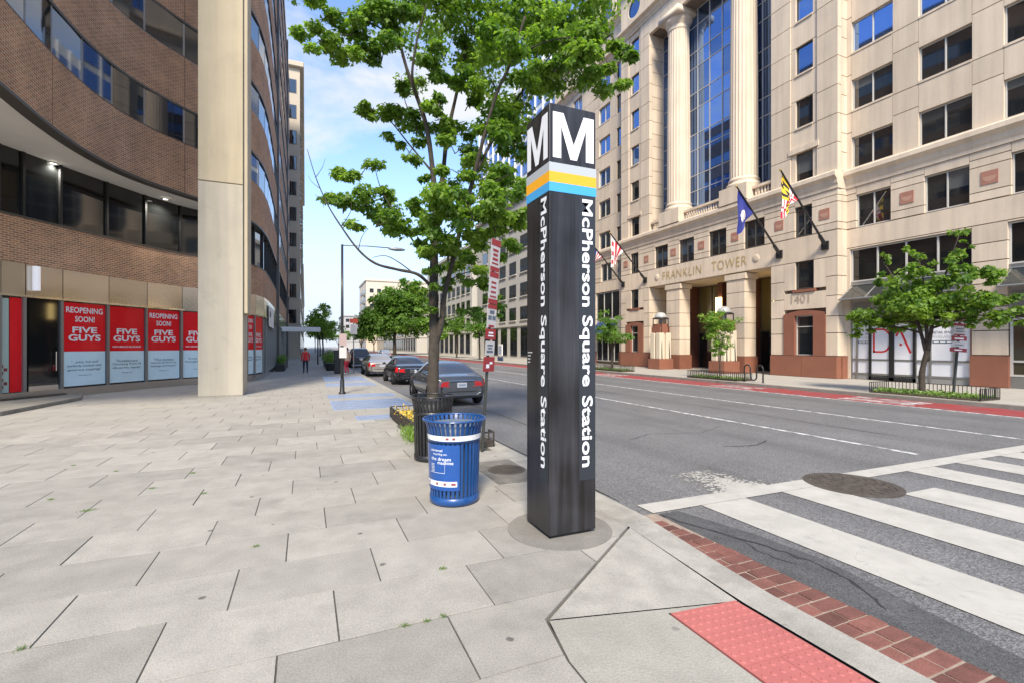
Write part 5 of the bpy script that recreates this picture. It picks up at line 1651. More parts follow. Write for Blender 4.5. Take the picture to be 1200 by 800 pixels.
for i, ang in enumerate((toc-1.25, toc-.75, toc-.42, toc-.12)):
    r = pf(.265)+.0145; w = .05/r if i == 3 else .03/r
    mm.ngon([(bx+r*math.cos(ang), by+r*math.sin(ang), .252), (bx+r*math.cos(ang+w), by+r*math.sin(ang+w), .252), (bx+r*math.cos(ang+w), by+r*math.sin(ang+w), .278), (bx+r*math.cos(ang), by+r*math.sin(ang), .278)])
for i, ang in enumerate((toc-.32, toc-.08)):
    r = pf(.77)+.0105; w = .035/r
    mm.ngon([(bx+r*math.cos(ang), by+r*math.sin(ang), .758), (bx+r*math.cos(ang+w), by+r*math.sin(ang+w), .758), (bx+r*math.cos(ang+w), by+r*math.sin(ang+w), .782), (bx+r*math.cos(ang), by+r*math.sin(ang), .782)])
mm.build('sticker_marks', mat('dull red print', (.25, .06, .06), .5), t)
litter_bin('litter_bin', 'black slatted steel litter bin behind the blue one', 1.87, 7.52, BLACKM, n=30, Hh=1.02, r0=.285, r1=.305, flare=.345)

# ------------------------------------------------------------------ flower box round the street tree
x0, x1, y0, y1 = 1.98, 3.10, 8.0, 12.4
tb = thing('planting_box', 'low iron fenced planting box with yellow flowers round the street tree', 'planter', (2.5, 10.2, 0))
MB().box(x0, x1, y0, y1, -.1, .10).build('soil_bed', SOIL, tb)
def fence_panel(a, b, h, parent, n, zb=0.0, mt=BLACKM, solid=0.10):
    m = MB(); A, B = Vector((*a, 0)), Vector((*b, 0)); d = (B-A)
    nrm = Vector((-d.y, d.x, 0)).normalized()*.012
    def bar(p, q, z0, z1):
        m.prism([(p.x-nrm.x, p.y-nrm.y), (q.x-nrm.x, q.y-nrm.y), (q.x+nrm.x, q.y+nrm.y), (p.x+nrm.x, p.y+nrm.y)], z0, z1)
    bar(A, B, zb+h-.025, zb+h)
    if solid: bar(A, B, zb, zb+solid)
    else: bar(A, B, zb+.05, zb+.07)
    du = d.normalized()*.008
    for i in range(n+1):
        p = A + d*i/n
        bar(p-du, p+du, zb, zb+h-.02)
    return m.build('fence_panel', mt, parent)
FEN = mat('brown iron', (0.055, 0.045, 0.035), .6, .3, var=.3, vscale=8)
fence_panel((x0, y0), (x1, y0), .27, tb, 3, mt=FEN); fence_panel((x0, y0), (x0, y1), .27, tb, 26, mt=FEN)
fence_panel((x0, y1), (x1, y1), .27, tb, 7, mt=FEN); fence_panel((x1, y0), (x1, y0+.25), .27, tb, 1, mt=FEN)
P = [(random.uniform(x0+.1, x1-.1), random.uniform(y0+.8, y1-.1), .1+abs(random.gauss(0, .05))) for _ in range(1500)]
leaves('ground_cover', P, [(0, 0, 1)]*len(P), .08, GRASSM, tb, OVAL, .7)['kind'] = 'stuff'
P = [(random.gauss(2.16, .12), random.gauss(10.9, .55), .22+random.uniform(-.05, .14)) for _ in range(170)]
leaves('yellow_flowers', P, [(0, -.4, 1)]*len(P), .07, PETAL, tb, OVAL, .7, 0)['kind'] = 'stuff'
P = [(random.gauss(1.90, .09), random.gauss(9.2, .22), random.uniform(0, .16)) for _ in range(700)]
leaves('grass_tuft', P, [(random.gauss(0, 1), random.gauss(0, 1), .1) for _ in P], .13, GRASSM, tb, BLADE, .4, -1.0, tint=np.full(len(P), .8))['kind'] = 'stuff'

# ------------------------------------------------------------------ trees
def limb(m, pts, r0, r1, n=9):
    V = [Vector(p) for p in pts]; out = []
    for i in range(len(V)-1):
        a0 = V[max(i-1, 0)]; a1 = V[i]; a2 = V[i+1]; a3 = V[min(i+2, len(V)-1)]
        for k in range(5):
            t = k/5
            out.append(.5*((2*a1)+(a2-a0)*t+(2*a0-5*a1+4*a2-a3)*t*t+(-a0+3*a1-3*a2+a3)*t**3))
    out.append(V[-1])
    N = len(out)
    rad = [(r0 + (r1-r0)*(i/(N-1))**.9)*(1+.06*math.sin(i*1.7)) for i in range(N)]
    m.tube(out, rad, n)
    return out
TD = 10.6    # the street tree's distance
t = thing('street_tree', 'leafy maple street tree rising from the planting box beside the pylon', 'tree', (2.62, 10.5, .08))
def A(px, py, dd=0.0): return at(px, py, TD + dd)
trunk = MB()
limb(trunk, [A(507, 502), A(507, 470), A(508, 430), A(509, 390), A(508, 345), A(509, 300, .1), A(511, 250, .2)], .145, .085, 12)
trunk.lathe([(.24, .04), (.19, .12), (.15, .28), (.13, .5)], 14, (A(507, 495).x, A(507, 495).y))
wood = [
 ([A(511, 255, .2), A(507, 200, .2), A(500, 150, .0), A(489, 115, -.2), A(478, 85, -.3), A(470, 55, -.4), A(462, 10, -.5)], .080, .03),
 ([A(489, 115, -.2), A(483, 90, -.6), A(488, 50, -.8), A(500, 5, -1.0)], .045, .015),
 ([A(470, 58, -.4), A(452, 38, -.6), A(430, 25, -.9), A(400, 15, -1.0), A(372, 25, -1.1)], .028, .008),
 ([A(511, 260, .2), A(519, 205, .5), A(524, 160, .9), A(535, 110, 1.0), A(545, 60, 1.0), A(548, -20, 1.0)], .075, .03),
 ([A(510, 405, .0), A(517, 380, -.1), A(521, 345, -.1), A(531, 305, -.2), A(545, 245, -.3), A(556, 205, -.4), A(566, 165, -.6), A(582, 110, -.8), A(598, 75, -.9), A(615, 20, -1.0)], .085, .03),
 ([A(556, 205, -.4), A(580, 160, .3), A(610, 110, .8), A(650, 60, 1.2), A(690, 20, 1.4)], .045, .015),
 ([A(545, 250, -.3), A(560, 230, -.9), A(578, 215, -1.5), A(596, 205, -1.9)], .03, .01),
 ([A(507, 338, .0), A(490, 322, -.2), A(465, 316, -.4), A(440, 309, -.6), A(420, 293, -.7), A(400, 266, -.8), A(384, 240, -.8), A(370, 208, -.9), A(360, 175, -.9)], .046, .007),
 ([A(400, 266, -.8), A(410, 250, -.9), A(412, 238, -.9)], .012, .004), ([A(384, 240, -.8), A(374, 232, -.9), A(369, 228, -.9)], .010, .004), ([A(370, 208, -.9), A(378, 196, -.8), A(381, 186, -.8)], .009, .003), ([A(420, 293, -.7), A(424, 278, -.7), A(432, 268, -.6)], .012, .004), ([A(376, 222, -.9), A(366, 214, -1), A(361, 206, -1)], .008, .003),
 ([A(484, 320, -.2), A(468, 308, -.5), A(452, 300, -.7), A(436, 302, -.9)], .018, .006),
 ([A(509, 310, .1), A(490, 290, .2), A(470, 262, .2), A(448, 225, .1), A(440, 200, .0)], .035, .008),
 ([A(505, 200, .2), A(480, 170, .6), A(455, 140, .9), A(430, 125, 1.1)], .03, .008),
 ([A(524, 330, -.1), A(545, 320, .4), A(565, 318, .8)], .022, .007),
 ([A(509, 380, 0), A(535, 372, .3), A(570, 360, .8)], .016, .006),
 ([A(508, 300, .1), A(520, 280, -.6), A(540, 262, -1.3)], .03, .01),
 ([A(535, 110, 1.0), A(560, 70, 1.6), A(590, 20, 2.0)], .035, .01),
 ([A(598, 75, -.9), A(632, 52, -1.2), A(676, 45, -1.5), A(706, 66, -1.7), A(722, 92, -1.8)], .02, .006),
 ([A(505, 170, .2), A(490, 150, 1.2), A(475, 120, 2.2), A(470, 90, 2.8)], .03, .01),
]
for pts, r0, r1 in wood: limb(trunk, pts, r0*.86, r1*.8, 8)
tk = trunk.build('trunk', BARK, t, True)
clumps = [  # px, py, depth offset, radius in px, flattening, leaves
 (366, 30, -1.1, 20, .6, 150), (388, 18, -1.0, 24, .7, 210), (412, 35, -.9, 22, .6, 170), (432, 15, -.8, 24, .7, 210), (378, 45, -1.1, 14, .8, 80),
 (425, 58, -.7, 20, .6, 150), (447, 66, -.6, 22, .55, 170), (460, 50, -.5, 16, .7, 110), (452, 15, -.6, 20, .8, 150), (410, 60, -.8, 12, .7, 60), (480, 10, -.8, 22, .8, 170),
 (500, 68, -.3, 17, .9, 140), (506, 95, 0, 13, .8, 80), (492, 92, 2.6, 14, .8, 80),
 (520, 18, .6, 34, .8, 360), (560, 30, .4, 36, .8, 420), (600, 20, .6, 38, .8, 440), (640, 25, 1.0, 38, .8, 420), (545, 62, 1.0, 26, .8, 250), (590, 62, -.9, 32, .75, 330), (628, 60, -.6, 30, .75, 300),
 (665, 45, -1.2, 34, .75, 340), (690, 15, -.5, 36, .8, 360), (715, 35, -1.5, 22, .8, 170), (720, 75, -1.7, 18, .9, 130), (702, 85, -1.5, 20, .8, 150), (728, 100, -1.8, 12, .9, 70), (672, 90, 0, 28, .6, 210), (645, 100, .6, 30, .7, 260),
 (612, 105, .8, 30, .7, 270), (735, 55, -1.7, 9, .8, 45), (650, 78, -1.4, 22, .7, 190), (685, 68, -1.6, 24, .7, 200),
 (428, 122, 1.1, 14, .7, 80), (448, 130, 1.0, 20, .55, 150), (470, 136, .8, 20, .6, 150), (488, 148, .4, 18, .8, 130), (455, 158, .9, 10, .7, 45), (430, 138, 1.1, 10, .6, 40),
 (480, 175, .6, 14, .8, 80), (492, 192, .4, 12, .8, 60), (495, 208, .3, 9, .8, 35),
 (520, 152, .7, 22, .8, 200), (533, 175, .7, 18, .8, 130), (512, 132, .2, 14, .8, 80), (545, 125, .9, 18, .7, 120),
 (556, 105, .2, 20, .8, 150), (575, 140, .0, 26, .75, 250), (600, 140, .8, 26, .8, 250), (572, 165, -.6, 20, .7, 150), (604, 172, .4, 22, .8, 190), (552, 160, 1.0, 12, .7, 60),
 (398, 205, .1, 15, .7, 90), (420, 203, .0, 20, .55, 150), (382, 235, -.1, 14, .7, 80), (402, 245, .1, 20, .5, 130), (430, 236, .2, 22, .6, 180), (455, 245, .2, 22, .6, 180), (440, 260, .0, 22, .5, 150), (470, 268, .3, 20, .5, 130), (485, 240, .1, 14, .6, 70), (420, 262, .0, 14, .5, 70), (449, 222, .1, 12, .6, 60),
 (510, 235, -.8, 18, .8, 150), (530, 245, -1.2, 26, .65, 270), (555, 250, -1.3, 24, .6, 220), (575, 240, -1.6, 22, .7, 190), (595, 225, -1.8, 24, .8, 230), (600, 195, -1.2, 18, .8, 130), (572, 212, -1.4, 18, .7, 120), (606, 250, -1.2, 16, .7, 100), (580, 268, -1.0, 16, .6, 90),
 (520, 272, -1.0, 24, .7, 230), (540, 285, -.9, 18, .7, 130), (505, 292, -.5, 16, .7, 100), (493, 278, .1, 14, .6, 70),
 (548, 305, .4, 16, .7, 110), (565, 315, .7, 18, .7, 130), (558, 330, .7, 14, .6, 70), (580, 300, .6, 12, .7, 60), (540, 326, .3, 10, .6, 40),
 (500, 345, -.5, 12, .8, 70), (505, 362, -.4, 9, .7, 35), (492, 335, -.5, 8, .7, 30),
 (520, 372, .2, 10, .7, 40), (535, 365, .4, 12, .6, 50), (560, 362, .8, 11, .7, 50), (578, 358, .9, 12, .6, 50), (583, 368, .9, 7, .6, 22),
 (530, -30, 0, 50, .8, 420), (600, -35, 0, 55, .8, 420), (660, -40, 0, 55, .8, 420), (460, -30, 0, 45, .7, 300), (400, -25, -.5, 35, .6, 180), (720, -20, -.6, 40, .8, 260),
 (540, 200, -.5, 18, .7, 130), (524, 222, .2, 16, .7, 110), (565, 188, .3, 18, .7, 130), (612, 215, -.6, 20, .8, 160), (592, 258, -.6, 22, .7, 180), (560, 278, -.4, 20, .7, 150), (525, 302, -.5, 18, .7, 130), (602, 285, .3, 16, .7, 100), (612, 150, .2, 22, .8, 180), (500, 250, .3, 14, .7, 80), (488, 262, -.2, 16, .6, 90), (530, 335, .2, 14, .7, 80), (575, 335, .8, 12, .6, 60), (500, 315, -.4, 12, .7, 60), (470, 105, .4, 12, .7, 60), (515, 120, -.4, 16, .8, 110), (540, 95, .2, 18, .8, 120),
 # far side of the crown
 (520, 60, 2.8, 40, .8, 300), (580, 90, 2.9, 42, .7, 300), (560, 200, 2.4, 26, .7, 160), (610, 30, 3.0, 45, .8, 300), (490, 30, 2.6, 30, .7, 160), (535, 225, 2.0, 16, .6, 70),
]
PP, NN, TT = [], [], []
br = MB()
for (px, py_, dd, rp, fl, n) in clumps:
    c = A(px, py_, dd); r = rp/FPX*(TD+dd)
    # each clump is a few overlapping sprays
    for s in range(max(2, int(n/45))):
        cc = np.array(c) + rng.normal(0, r*.55, 3)*np.array([1, 1, fl]); rr = r*rng.uniform(.42, .85)
        k = int(n*3.3/max(2, int(n/45)))
        p, q = clump_points(cc, (rr, rr, rr*.5), k, .1)
        PP.append(p); NN.append(q); TT.append(np.full(k, np.clip(rng.normal(.42, .2), .05, .95)))
        if s < 3:
            e = Vector(c) + (Vector(cc)-Vector(c))*1.0
            br.tube([Vector(c)+Vector((0, 0, -r*.3)), (Vector(c)+e)/2 + Vector((0, 0, r*.05)), e], [.012, .008, .004], 5)
br.build('twigs', BARK, tk)['kind'] = 'stuff'
leaves('crown', np.concatenate(PP), np.concatenate(NN), .106, LEAF, t, MAPLE, .55, .55, tint=np.concatenate(TT))

def make_tree(name, label, base, h_trunk, clist, r_trunk, matl, lsize, nleaf, shape=OVAL, group=None, forks=4, seed=1):
    """clist: ellipsoids (dx,dy,z,rx,ry,rz) that make the crown"""
    t = thing(name, label, 'tree', base, group)
    rs = np.random.default_rng(seed)
    B = Vector(base); m = MB()
    top = B + Vector((rs.normal(0, .05), rs.normal(0, .05), h_trunk))
    limb(m, [B + Vector((0, 0, -.1)), B + Vector((0, 0, h_trunk*.5)), top], r_trunk, r_trunk*.7, 9)
    P, N, T = [], [], []
    tot = sum(c[3]*c[4]*c[5] for c in clist)
    # a few main stems, the other limbs leave them part of the way up
    C_ = [B + Vector(c[:3]) for c in clist]
    ctr = sum(C_, Vector())/len(C_)
    far_ = sorted(range(len(C_)), key=lambda i: -((C_[i]-top).z + .4*(C_[i]-ctr).length))
    mains = []
    for i in far_:
        if all((C_[i]-C_[j]).length > .45*max((q-ctr).length for q in C_) for j in mains): mains.append(i)
        if len(mains) == 3: break
    nodes = []
    for q, i in enumerate(mains):
        mid = (top+C_[i])/2 + Vector((0, 0, .10*(C_[i]-top).length))
        pl_ = limb(m, [top - Vector((0, 0, h_trunk*(.04 + .10*q))), top.lerp(mid, .5) + Vector((0, 0, .05*(C_[i]-top).length)), mid, C_[i]], r_trunk*.66, r_trunk*.14, 7)
        nodes += [(p, r_trunk*(.62-.45*k/len(pl_))) for k, p in enumerate(pl_) if k > 2]
    for i in range(len(C_)):
        if i in mains: continue
        p, r_ = min(nodes, key=lambda w: (w[0]-C_[i]).length + 1.2*max(0, w[0].z - C_[i].z))
        mid = (p+C_[i])/2 + Vector((0, 0, .12*(C_[i]-p).length))
        limb(m, [p, mid, C_[i]], r_*.7, r_trunk*.07, 6)
    for c, cc in zip(clist, C_):
        k = max(60, int(nleaf*(c[3]*c[4]*c[5])/tot))
        nb = max(4, k//55)
        for s in range(nb):
            d = rs.normal(0, 1, 3); d /= np.linalg.norm(d); d = d*rs.uniform(.35, 1.0)
            q = np.array(cc) + d*np.array(c[3:6]); rr = np.array(c[3:6])*rs.uniform(.20, .46)
            pp, nn = clump_points(q, (rr[0], rr[1], rr[2]*.8), max(8, k//nb), .15)
            P.append(pp); N.append(nn); T.append(np.full(len(pp), np.clip(rs.normal(.42, .22), .03, .97)))
    m.build('trunk', BARK, t, True)
    leaves('crown', np.concatenate(P), np.concatenate(N), lsize, matl, t, shape, .6, .4, tint=np.concatenate(T))
    return t

# right-hand maple in front of the white shop
rb = Vector((22.05, 10.75, FZ))
make_tree('street_tree', 'rounded maple in a fenced box before the white shop front', rb, 1.75,
  [(-.2, 1.7, 3.1, .9, .9, .55), (.1, 1.0, 3.7, .9, .9, .7), (-.2, .3, 4.0, .9, .9, .8), (.2, -.5, 3.9, .9, 1.0, .8), (0, -1.2, 3.4, .9, .9, .6), (-.1, -2.0, 3.25, .9, .8, .5), (.1, -2.5, 3.0, .6, .6, .4), (0, 1.3, 4.55, .6, .45, .5), (0, .0, 4.9, .7, .6, .55), (.1, -1.0, 5.0, .6, .6, .6), (0, -1.2, 5.5, .3, .3, .3), (0, 2.2, 2.5, .7, .5, .3), (0, 1.2, 2.75, .7, .6, .35), (0, -.6, 3.0, .8, .8, .4), (0, -1.7, 2.7, .6, .6, .3), (.6, .4, 3.3, .9, .9, .7), (-.7, -.2, 3.4, .8, .9, .7), (0, 1.4, 5.45, .3, .3, .35), (0, .3, 5.6, .4, .4, .35), (.1, -1.1, 6.0, .3, .35, .35), (0, -2.9, 3.5, .6, .6, .4), (0, -3.2, 2.7, .6, .6, .35), (0, -1.9, 4.3, .7, .7, .5), (-.1, 2.4, 3.3, .6, .6, .4)],
  .12, LEAF, .15, 13500, MAPLE, 'street trees along the far kerb', seed=3)
make_tree('street_tree', 'young lime green sapling before the tower entrance', Vector((22.0, 20.6, FZ)), 1.5,
  [(0, .3, 2.5, .8, .8, .55), (.1, -.4, 3.1, .85, .8, .55), (-.1, .35, 3.5, .8, .8, .5), (0, 0, 1.9, .7, .7, .4), (0, .5, 3.0, .65, .65, .45), (0, -.2, 1.4, .5, .5, .3)],
  .05, LEAFL, .13, 5200, OVAL, 'street trees along the far kerb', seed=5)
make_tree('street_tree', 'dark green street tree just right of the pylon', Vector((22.0, 31.2, FZ)), 1.7,
  [(0, .3, 3.0, 1.2, 1.2, .8), (0, -.9, 2.5, 1.1, 1.0, .6), (.2, 1.2, 3.4, 1.1, 1.1, .8), (0, -1.5, 2.7, .8, .8, .5), (0, .5, 4.1, 1.0, 1.0, .6)],
  .11, LEAFD, .17, 4200, OVAL, 'street trees along the far kerb', seed=6)
for i, (y, s, mt, lb_) in enumerate(((63, 1.0, LEAFD, 'green street tree before the limestone building'), (74, 1.1, LEAFD, 'green street tree behind the parking sign'), (86, .9, LEAFL, 'pale green street tree left of the limestone building'))):
    make_tree('street_tree', lb_, Vector((22.3, y, FZ)), 2.6, [(0, 0, 4.6*s, 2.3*s, 2.3*s, 1.3*s), (.3, 1.3, 4.0*s, 1.6, 1.8, 1.0), (-.2, -1.4, 4.2*s, 1.6, 1.8, 1.0), (0, 0, 6.0*s, 1.7, 1.7, 1.2)], .15, mt, .34, 2600, OVAL, 'street trees along the far kerb', seed=20+i)
make_tree('park_tree', 'big rounded green tree standing beyond the parked cars', Vector((18.2, 108, FZ)), 4.5,
  [(0, 0, 7, 5, 5, 3.4), (-4, 0, 7.0, 4, 4, 3.4), (4.2, 0, 8, 4.2, 4.2, 3.6), (0, 0, 11.5, 4.8, 4.8, 3.6), (2.8, 0, 13.6, 3.8, 3.6, 3.0), (-2.8, 0, 10.8, 3.4, 3.4, 2.9), (6.0, 0, 11.5, 3.2, 3.2, 3.2), (-6.2, 0, 5.2, 3.2, 3.2, 2.3), (6.4, 0, 6, 3, 3, 2.4), (3.4, 0, 15.8, 2.2, 2.2, 1.8), (-5.0, 0, 8.8, 2.6, 2.6, 2.2)],
  .42, LEAFD, .66, 26000, OVAL, seed=9)
for i, (x, y, hh, mt, lb_) in enumerate(((2.2, 70, 1.0, LEAFL, 'pale green tree over the far left pavement, nearest of its row'), (2.3, 88, 1.0, LEAFL, 'pale green tree second in the far left row'), (2.4, 110, 1.05, LEAFD, 'green tree third in the far left row'), (2.4, 140, 1.2, LEAFD, 'distant green tree at the end of the left row'))):
    make_tree('street_tree', lb_, Vector((x, y, 0)), 2.6, [(0, 0, 4.6*hh, 2.4, 2.8, 1.7), (1.0, .6, 3.9*hh, 1.8, 2.0, 1.2), (-.7, -.6, 5.4*hh, 1.8, 2.0, 1.5), (.3, 0, 6.9*hh, 1.5, 1.5, 1.3)], .13, LEAFL if i < 3 else mt, .32, 3800, OVAL, 'trees along the far left pavement', seed=40+i)
for i, (x, y, s, lb_) in enumerate(((15.5, 150, 1.3, 'low bright green tree left of the big tree'), (21, 165, 1.8, 'far green tree behind the big tree'), (12, 200, 1.5, 'small distant tree at the end of the street'))):
    make_tree('park_tree', lb_, Vector((x, y, FZ)), 2.4, [(0, 0, 4.2*s, 3*s, 3*s, 1.6*s), (2*s, 0, 3.8*s, 2.2*s, 2*s, 1.3*s), (-2*s, 0, 3.6*s, 2*s, 2*s, 1.2*s)], .2, LEAFL if i == 0 else LEAFD, .55, 1500, OVAL, seed=60+i)
# ------------------------------------------------------------------ parking signs
SIGNW = mat('sign white', (.52, .49, .47), .5, var=.05, vscale=6)
SIGNR = mat('sign red', (.30, .03, .035), .5)
def sign_stack(name, label, base, lean, height, stack, facing, width, rp=.032, group=None):
    t = thing(name, label, 'parking sign', tuple(base), group)
    B = Vector(base); T = B + Vector(lean) + Vector((0, 0, height))
    ax = (T-B).normalized()
    MB().tube([B, T], rp, 10).build('post', mat('green-black post', (.03, .035, .03), .6), t)
    nrm = Vector(facing).normalized(); side = ax.cross(nrm).normalized(); side = -side if side.x < 0 else side
    nrm = side.cross(ax); nrm = -nrm if nrm.y > 0 else nrm
    def rect(z0, z1, w, off, mt, nm, parent, th=.004):
        a = B + ax*((z0)) ; b = B + ax*(z1)
        o = nrm*(rp+off)
        m = MB()
        f = [a-side*w/2+o, a+side*w/2+o, b+side*w/2+o, b-side*w/2+o]; g_ = [p-nrm*th for p in f]
        m.ngon(f); m.ngon(g_[::-1])
        for i in range(4): m.ngon([f[i], g_[i], g_[(i+1) % 4], f[(i+1) % 4]])
        return m.build(nm, mt, parent)
    for (z0, z1, wk, mt, marks) in stack:
        pnl = rect(z0+.006, z1-.006, width*wk, .006, mt, 'sign_panel', t)
        for (k0, k1, ww, cx_, mm_) in marks:
            a = B + ax*(z0+(z1-z0)*k0) + side*(cx_*width); b = B + ax*(z0+(z1-z0)*k1) + side*(cx_*width); o = nrm*(rp+.009)
            MB().ngon([a-side*width*ww/2+o, a+side*width*ww/2+o, b+side*width*ww/2+o, b-side*width*ww/2+o]).build('print', mm_, pnl)
    return t, (B, ax, side, nrm)
base = gp(565, 529)
right = Vector((CS, -SN, 0))
def zy(y): return (529-y)/FPX*(base.x*SN+base.y*CS)
lines = lambda n, mt=SIGNR, w=.7: [(.14+.72*(i+.15)/n, .14+.72*(i+.72)/n, w*(.75 if i % 2 else 1), 0, mt) for i in range(n)]
st = [
 (zy(318), zy(281), 1.0, SIGNW, [(.80, 1.0, 1.0, 0, SIGNR), (.0, .14, 1.0, 0, SIGNR), (.22, .27, .7, 0, SIGNR)] + [(.34+.14*i, .42+.14*i, .6-.1*(i % 2), 0, SIGNR) for i in range(3)]),
 (zy(356), zy(319), 1.0, SIGNW, [(.83, 1.0, 1.0, 0, SIGNR), (.0, .15, 1.0, 0, SIGNR), (.2, .25, .7, 0, SIGNR)] + [(.34+.15*i, .40+.15*i, .55, 0, SIGNR) for i in range(3)]),
 (zy(384), zy(357), 1.0, SIGNW, [(.82, 1.0, 1.0, 0, SIGNR), (.34, .52, .36, -.2, INK), (.34, .52, .36, .25, INK), (.02, .12, .6, 0, SIGNR), (.6, .75, .5, 0, INK)]),
 (zy(398), zy(385), 1.12, SIGNR, [(.3, .42, .6, 0, LETTER), (.55, .7, .5, 0, LETTER)]),
 (zy(416), zy(399), 1.0, SIGNW, [(.2, .35, .7, 0, INK), (.45, .55, .5, 0, INK), (.65, .75, .6, 0, INK)]),
 (zy(435), zy(417), 1.2, SIGNR, [(.25, .5, .35, -.15, LETTER), (.5, .65, .3, .2, LETTER)]),
]
sg, fr_ = sign_stack('parking_sign', 'leaning post stacked with red and white parking signs behind the blue bin', base, right*.215, 3.58, st, (.62, -.78, 0), .30, .026)
b2 = gp(1117, 464.5, FZ)
d2 = b2.x*SN + b2.y*CS
def z2(y): return (464.5-y)/FPX*d2
st2 = [(z2(378), z2(367), 1.0, mat('sign tan', (.52, .40, .34), .6), [(.2+.15*i, .28+.15*i, .8, 0, SIGNR) for i in range(5)]), (z2(393), z2(379), 1.0, SIGNW, [(.8, 1, 1, 0, SIGNR), (.0, .12, .8, 0, SIGNR), (.3, .38, .6, 0, INK), (.5, .58, .6, 0, INK)]),
       (z2(399), z2(393.5), 1.15, SIGNR, [(.3, .6, .7, 0, LETTER)]), (z2(406), z2(400), 1.0, SIGNW, [(.3, .45, .6, 0, INK)]), (z2(412), z2(407), 1.3, SIGNR, [(.35, .6, .6, 0, LETTER)])]
sign_stack('parking_sign', 'dark post with red and white parking signs beside the right-hand maple', b2, right*.28, z2(366), st2, (-.6, -.8, 0), .42, .045)

# ------------------------------------------------------------------ street lamp and small street furniture
def lamp_post(x, y, h, arm, label):
    t = thing('street_lamp', label, 'street lamp', (x, y, 0))
    MB().tube([(x, y, 0), (x, y, h*.5), (x, y, h)], [.06, .05, .042], 12).build('pole', BLACKM, t, True)
    MB().lathe([(.13, 0), (.13, .04), (.085, .10), (.075, .5), (.06, .56)], 16, (x, y)).build('base', BLACKM, t, True)
    MB().tube([(x, y, h-.03), (x+arm*.5, y, h+.015), (x+arm, y, h+.01)], .022, 8).build('arm', mat('grey arm', (.22, .23, .24), .5, .5), t, True)
    m = MB().ellipsoid((x+arm+.28, y, h-.02), (.34, .13, .07), 16, 8)
    m.build('lamp_head', mat('lamp head grey', (.30, .31, .32), .45, .5), t, True)
    return t
lp = lamp_post(1.27, 19.06, 5.6, 1.75, 'black street lamp post with one grey arm on the left pavement')
for z0, z1, mt in ((1.35, 1.75, SIGNW), (1.8, 2.25, mat('pink faded sign', (.38, .28, .26), .6))):
    MB().box(1.16, 1.42, 18.975, 18.985, z0, z1).build('sign_panel', mt, lp)
t = thing('street_sign', 'grey post with an orange-red sign plate beside the parked cars', 'sign', (2.95, 33.5, 0))
MB().tube([(2.95, 33.5, 0), (2.95, 33.5, 3.6)], .035, 8).build('post', mat('galvanised post', (.25, .26, .26), .5, .5), t)
MB().box(2.70, 3.22, 33.45, 33.46, 3.3, 3.58).build('sign_panel', mat('orange red sign', (.62, .08, .04), .5), t)
MB().box(2.75, 3.17, 33.45, 33.46, 2.55, 3.2).build('sign_panel', SIGNW, t)
t = thing('signal_cabinet', 'dark utility cabinet post behind the street lamp', 'utility box', (1.95, 33.2, 0))
bevel(MB().box(1.72, 2.12, 33.0, 33.4, 0, 1.45).build('body', BLACKM, t), .03); MB().box(1.68, 2.16, 32.96, 33.44, 1.45, 1.52).build('cap', BLACKM, t)
def planter(x, y, label, seed):
    t = thing('shrub_planter', label, 'planter', (x, y, 0), 'shrub planters on the far left pavement')
    bevel(MB().lathe([(.0, .0), (.38, 0), (.48, .52), (.44, .55), (.0, .50)], 16, (x, y)).build('pot', BLACKM, t), .01)
    P, N = clump_points((x, y, .95), (.62, .62, .55), 620, .2)
    leaves('shrub', P, N, .12, LEAFD, t, OVAL, .7)
    P2, N2 = clump_points((x, y, 1.1), (.6, .6, .5), 90, .6)
    leaves('blossom', P2, N2, .09, leaf_mat('dusky bloom', (.28, .10, .12), (.42, .2, .2), .2), t, OVAL, .7)
planter(1.75, 37.5, 'nearest dark pot with a bushy flowering shrub on the far left pavement', 1)
planter(1.8, 41.0, 'second dark pot with a bushy shrub further along the left pavement', 2)
planter(1.85, 45.0, 'farthest dark pot with a bushy shrub on the left pavement', 3)
t = thing('notice_board', 'white notice board on legs on the far pavement before the limestone building', 'board', (23.0, 57.0, FZ))
bevel(MB().box(22.95, 23.05, 56.3, 57.7, .55, 2.0).build('board', WHITE, t), .02)
MB().box(22.93, 22.949, 56.45, 57.55, .75, 1.8).build('poster', mat('blue grey print', (.35, .40, .48), .6), t)
for y in (56.4, 57.6): MB().box(22.96, 23.04, y-.04, y+.04, FZ, .56).build('leg', FRAME, t)
MB().box(22.9, 23.1, 56.25, 57.75, FZ, FZ+.5).build('base', mat('navy base', (.03, .05, .12), .6), t)
# sidewalk tables and clutter by the far shops
for i, (y, lb_) in enumerate(((38.2, 'dark planter box nearest along the left shop fronts'), (40.5, 'dark planter box second along the left shop fronts'), (43.5, 'dark planter box third along the left shop fronts'))):
    t = thing('hedge_planter', lb_, 'planter', (-1.6, y, 0), 'planter boxes along the left shop fronts')
    bevel(MB().box(-1.95, -1.35, y-.6, y+.6, 0, .5).build('trough', BLACKM, t), .02)
    P, N = clump_points((-1.65, y, .8), (.3, .55, .4), 420, .1)
    leaves('hedge', P, N, .1, LEAFD, t, OVAL, .7)

